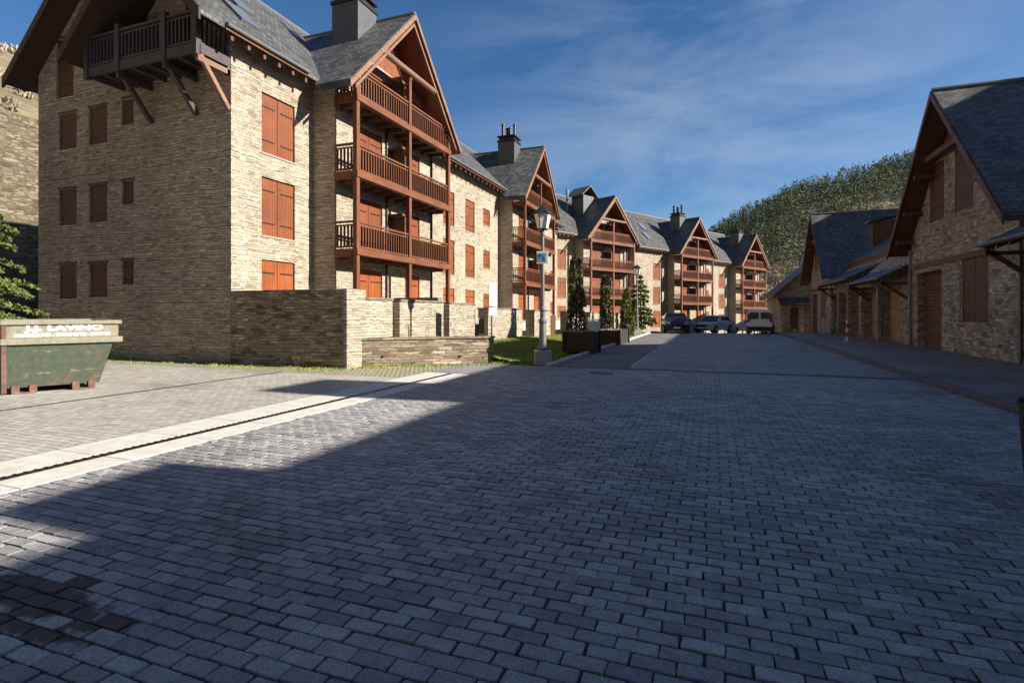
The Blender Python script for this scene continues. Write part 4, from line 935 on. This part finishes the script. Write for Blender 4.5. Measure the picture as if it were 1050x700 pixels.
# ------------------------------------------------------------------ vehicles
TYRE = plain('tyre_rubber', (.02, .02, .02), .9); RIM = plain('wheel_rim', (.4, .4, .42), .35, .8); PLATE = plain('number_plate', (.75, .75, .72), .5)
def paint(name, c):
    m = NT(name, .38, .4); m.base(c); m.b.inputs['Coat Weight'].default_value = .25; m.b.inputs['Coat Roughness'].default_value = .06; return m.m
LAMPG = plain('headlight', (.32, .33, .35), .15); LAMPR = plain('tail_light', (.35, .02, .02), .25)
def car(loc, rz, label, col, ln, wd, ht, kind, cat='car'):
    """x forward, y left; body lofted from stations (x, roof-line z, half width at roof, belt z)"""
    root = empty('parked_'+cat, loc, rz, label, cat, 'vehicles parked at the end of the street')
    P = paint('paint_'+kind, col); hw = wd/2; f, b = ln/2, -ln/2; zb = ht*.56
    if kind == 'suv': tops = [(f, .62), (f-.08, .92), (f-1.15, zb+.12), (f-1.95, ht-.07), (f-2.5, ht), (b+.75, ht-.04), (b+.18, zb+.10), (b, .85)]; ws = (2, 3); rw = (5, 6)
    elif kind == 'hatch': tops = [(f, .55), (f-.10, .78), (f-.95, zb+.06), (f-1.75, ht-.05), (f-2.3, ht), (b+.75, ht-.08), (b+.15, zb+.08), (b, .75)]; ws = (2, 3); rw = (5, 6)
    elif kind == 'van': tops = [(f, .65), (f-.1, .95), (f-.75, zb+.08), (f-1.35, ht-.1), (f-1.9, ht), (b+.12, ht), (b+.02, zb), (b, .6)]; ws = (2, 3); rw = (5, 6)
    lo = .24
    m = MB()
    def hwz(z): return hw if z < zb else hw-(z-zb)/(ht-zb)*{'van': .09, 'suv': .24}.get(kind, .2)
    L_, R_ = [], []
    prof = [(f-.05, lo)]+tops+[(b+.05, lo)]
    # body side is cut at the belt line so the glasshouse leans in
    n = len(prof); vs = []
    for s_ in (1, -1): vs += [(x, s_*hwz(z)*(0.93 if x > f-.12 or x < b+.06 else 1), z) for x, z in prof]
    belt = []
    for s_ in (1, -1): belt += [(x, s_*hw*(0.93 if x > f-.12 else 1), min(z, zb+.04)) for x, z in prof]
    vv = vs+belt; N = n
    fs = []
    for i in range(n-1): fs.append((i, i+1, N+i+1, N+i))
    fs.append((0, N, 2*N-1, N-1))
    for k, s0 in ((0, 2*N), (N, 3*N)):
        up = [k+i for i in range(3, n-2)]; lo_i = [s0+i for i in range(3, n-2)]
        fs.append([k+i for i in (0, 1, 2)]+[s0+3]*0+[k+3]+[s0+i for i in range(4, n-3)]+[k+i for i in (n-3, n-2, n-1)])
        fs.append([k+3]+[k+i for i in range(4, n-3)]+[k+n-3]+[s0+i for i in range(n-4, 3, -1)])
    m.add(vv, fs)
    m.build('body', P, root, bevel=.05, smooth=False)
    # glass
    def ptz(i): return Vector((prof[i][0], 0, prof[i][1]))
    def pane(name, i, j, sh=.07):
        A, B = ptz(i+1), ptz(j+1); d = (B-A); A2, B2 = A+d*.10, B-d*.08; nn = Vector((d.z, 0, -d.x)).normalized()*(1 if name == 'windscreen' else 1)
        if (nn.x < 0) == (name == 'windscreen'): nn = -nn
        g = MB(); off = nn*.012
        g.prism([A2+off+Vector((0, hwz(A2.z)-sh, 0)), A2+off-Vector((0, hwz(A2.z)-sh, 0)), B2+off-Vector((0, hwz(B2.z)-sh, 0)), B2+off+Vector((0, hwz(B2.z)-sh, 0))], -nn*.02); g.build(name, DGLASS, root)
    pane('windscreen', *ws)
    if kind == 'van':
        for s_ in (-1, 1):
            g = MB(); xb = b+.035; g.prism([(xb-.02, s_*.07, zb+.12), (xb-.02, s_*(hw-.16), zb+.12), (xb+.045, s_*(hw-.22), ht-.22), (xb+.045, s_*.07, ht-.22)], (-.02, 0, 0)); g.build('rear_window', DGLASS, root)
    else: pane('rear_window', *rw)
    z0, z1 = zb+.09, ht-.12
    xa, xb = prof[4][0]-.05, prof[6][0]+.05
    spans = [(xa-.02, xa-1.05), (xa-1.13, max(xb, xa-2.0))] if kind != 'van' else [(xa-.1, xa-1.0)]
    for s_ in (1, -1):
        for i, (p, q) in enumerate(spans):
            g = MB(); fr = .45 if i == 0 else 0; bk = .3 if (i == len(spans)-1 and kind != 'van') else 0
            y0, y1 = hwz(z0)+.008, hwz(z1)+.008
            g.prism([(p+fr*.7, s_*y0, z0), (q, s_*y0, z0), (q+bk, s_*y1, z1), (p-.02, s_*y1, z1)], (0, -s_*.015, 0)); g.build('side_window', DGLASS, root)
    for xw in (f-.85, b+.8):
        for s_ in (1, -1):
            g = MB(); g.cyl((xw, s_*(hw-.19), .32), (xw, s_*(hw+.012), .32), .325, n=20); wl = g.build('wheel', TYRE, root, bevel=.03)
            g = MB(); g.cyl((xw, s_*(hw+.013), .32), (xw, s_*(hw+.022), .32), .2, n=16); g.build('rim', RIM, wl)
    for s_ in (1, -1):
        g = MB(); g.box(f-.13, f+.012, s_*(hw-.22)-.17, s_*(hw-.22)+.17, .70 if kind != 'hatch' else .6, .86 if kind != 'hatch' else .74); g.build('headlight', LAMPG, root, bevel=.02)
        g = MB(); g.box(b-.01, b+.1, s_*(hw-.15)-.09, s_*(hw-.15)+.09, zb-.12, zb+(.5 if kind == 'van' else .08)); g.build('tail_light', LAMPR, root, bevel=.02)
        g = MB(); g.box(f-1.45, f-1.28, s_*(hw+.09)-.09, s_*(hw+.09)+.09, zb+.08, zb+.22); g.build('mirror', P if kind != 'suv' else BLACKM, root, bevel=.02)
    g = MB(); g.box(f-.06, f+.02, -.42, .42, .52, .68); g.build('grille', BLACKM, root)
    g = MB(); g.box(f-.06, f+.035, -.26, .26, .38, .49); g.build('number_plate', PLATE, root)
    g = MB(); g.box(b-.06, b+.1, -hw+.06, hw-.06, .3, .58 if kind == 'van' else .5); g.build('rear_bumper', BLACKM if kind == 'van' else P, root, bevel=.03)
    g = MB(); g.box(b-.03, b, -.26, .26, .62, .73); g.build('number_plate', PLATE, root)
    g = MB(); g.box(f-.1, f+.015, -hw+.1, hw-.1, .24, .37); g.build('front_bumper', BLACKM, root, bevel=.02)
    return root
car((-2.75, 44.2, 0), R(-83), 'black off-road car parked facing the square', (.012, .014, .02), 4.4, 1.86, 1.56, 'suv')
car((.1, 46.0, -.06), R(-120), 'silver hatchback parked at an angle beside the black car', (.42, .45, .50), 3.8, 1.68, 1.42, 'hatch')
car((3.0, 51.5, -.28), R(176), 'pale grey low car half hidden behind the white van', (.55, .58, .62), 4.0, 1.70, 1.35, 'hatch')
car((3.5, 45.4, -.05), R(83), 'white van seen from behind at the end of the street', (.75, .75, .74), 4.2, 1.78, 1.86, 'van', 'van')
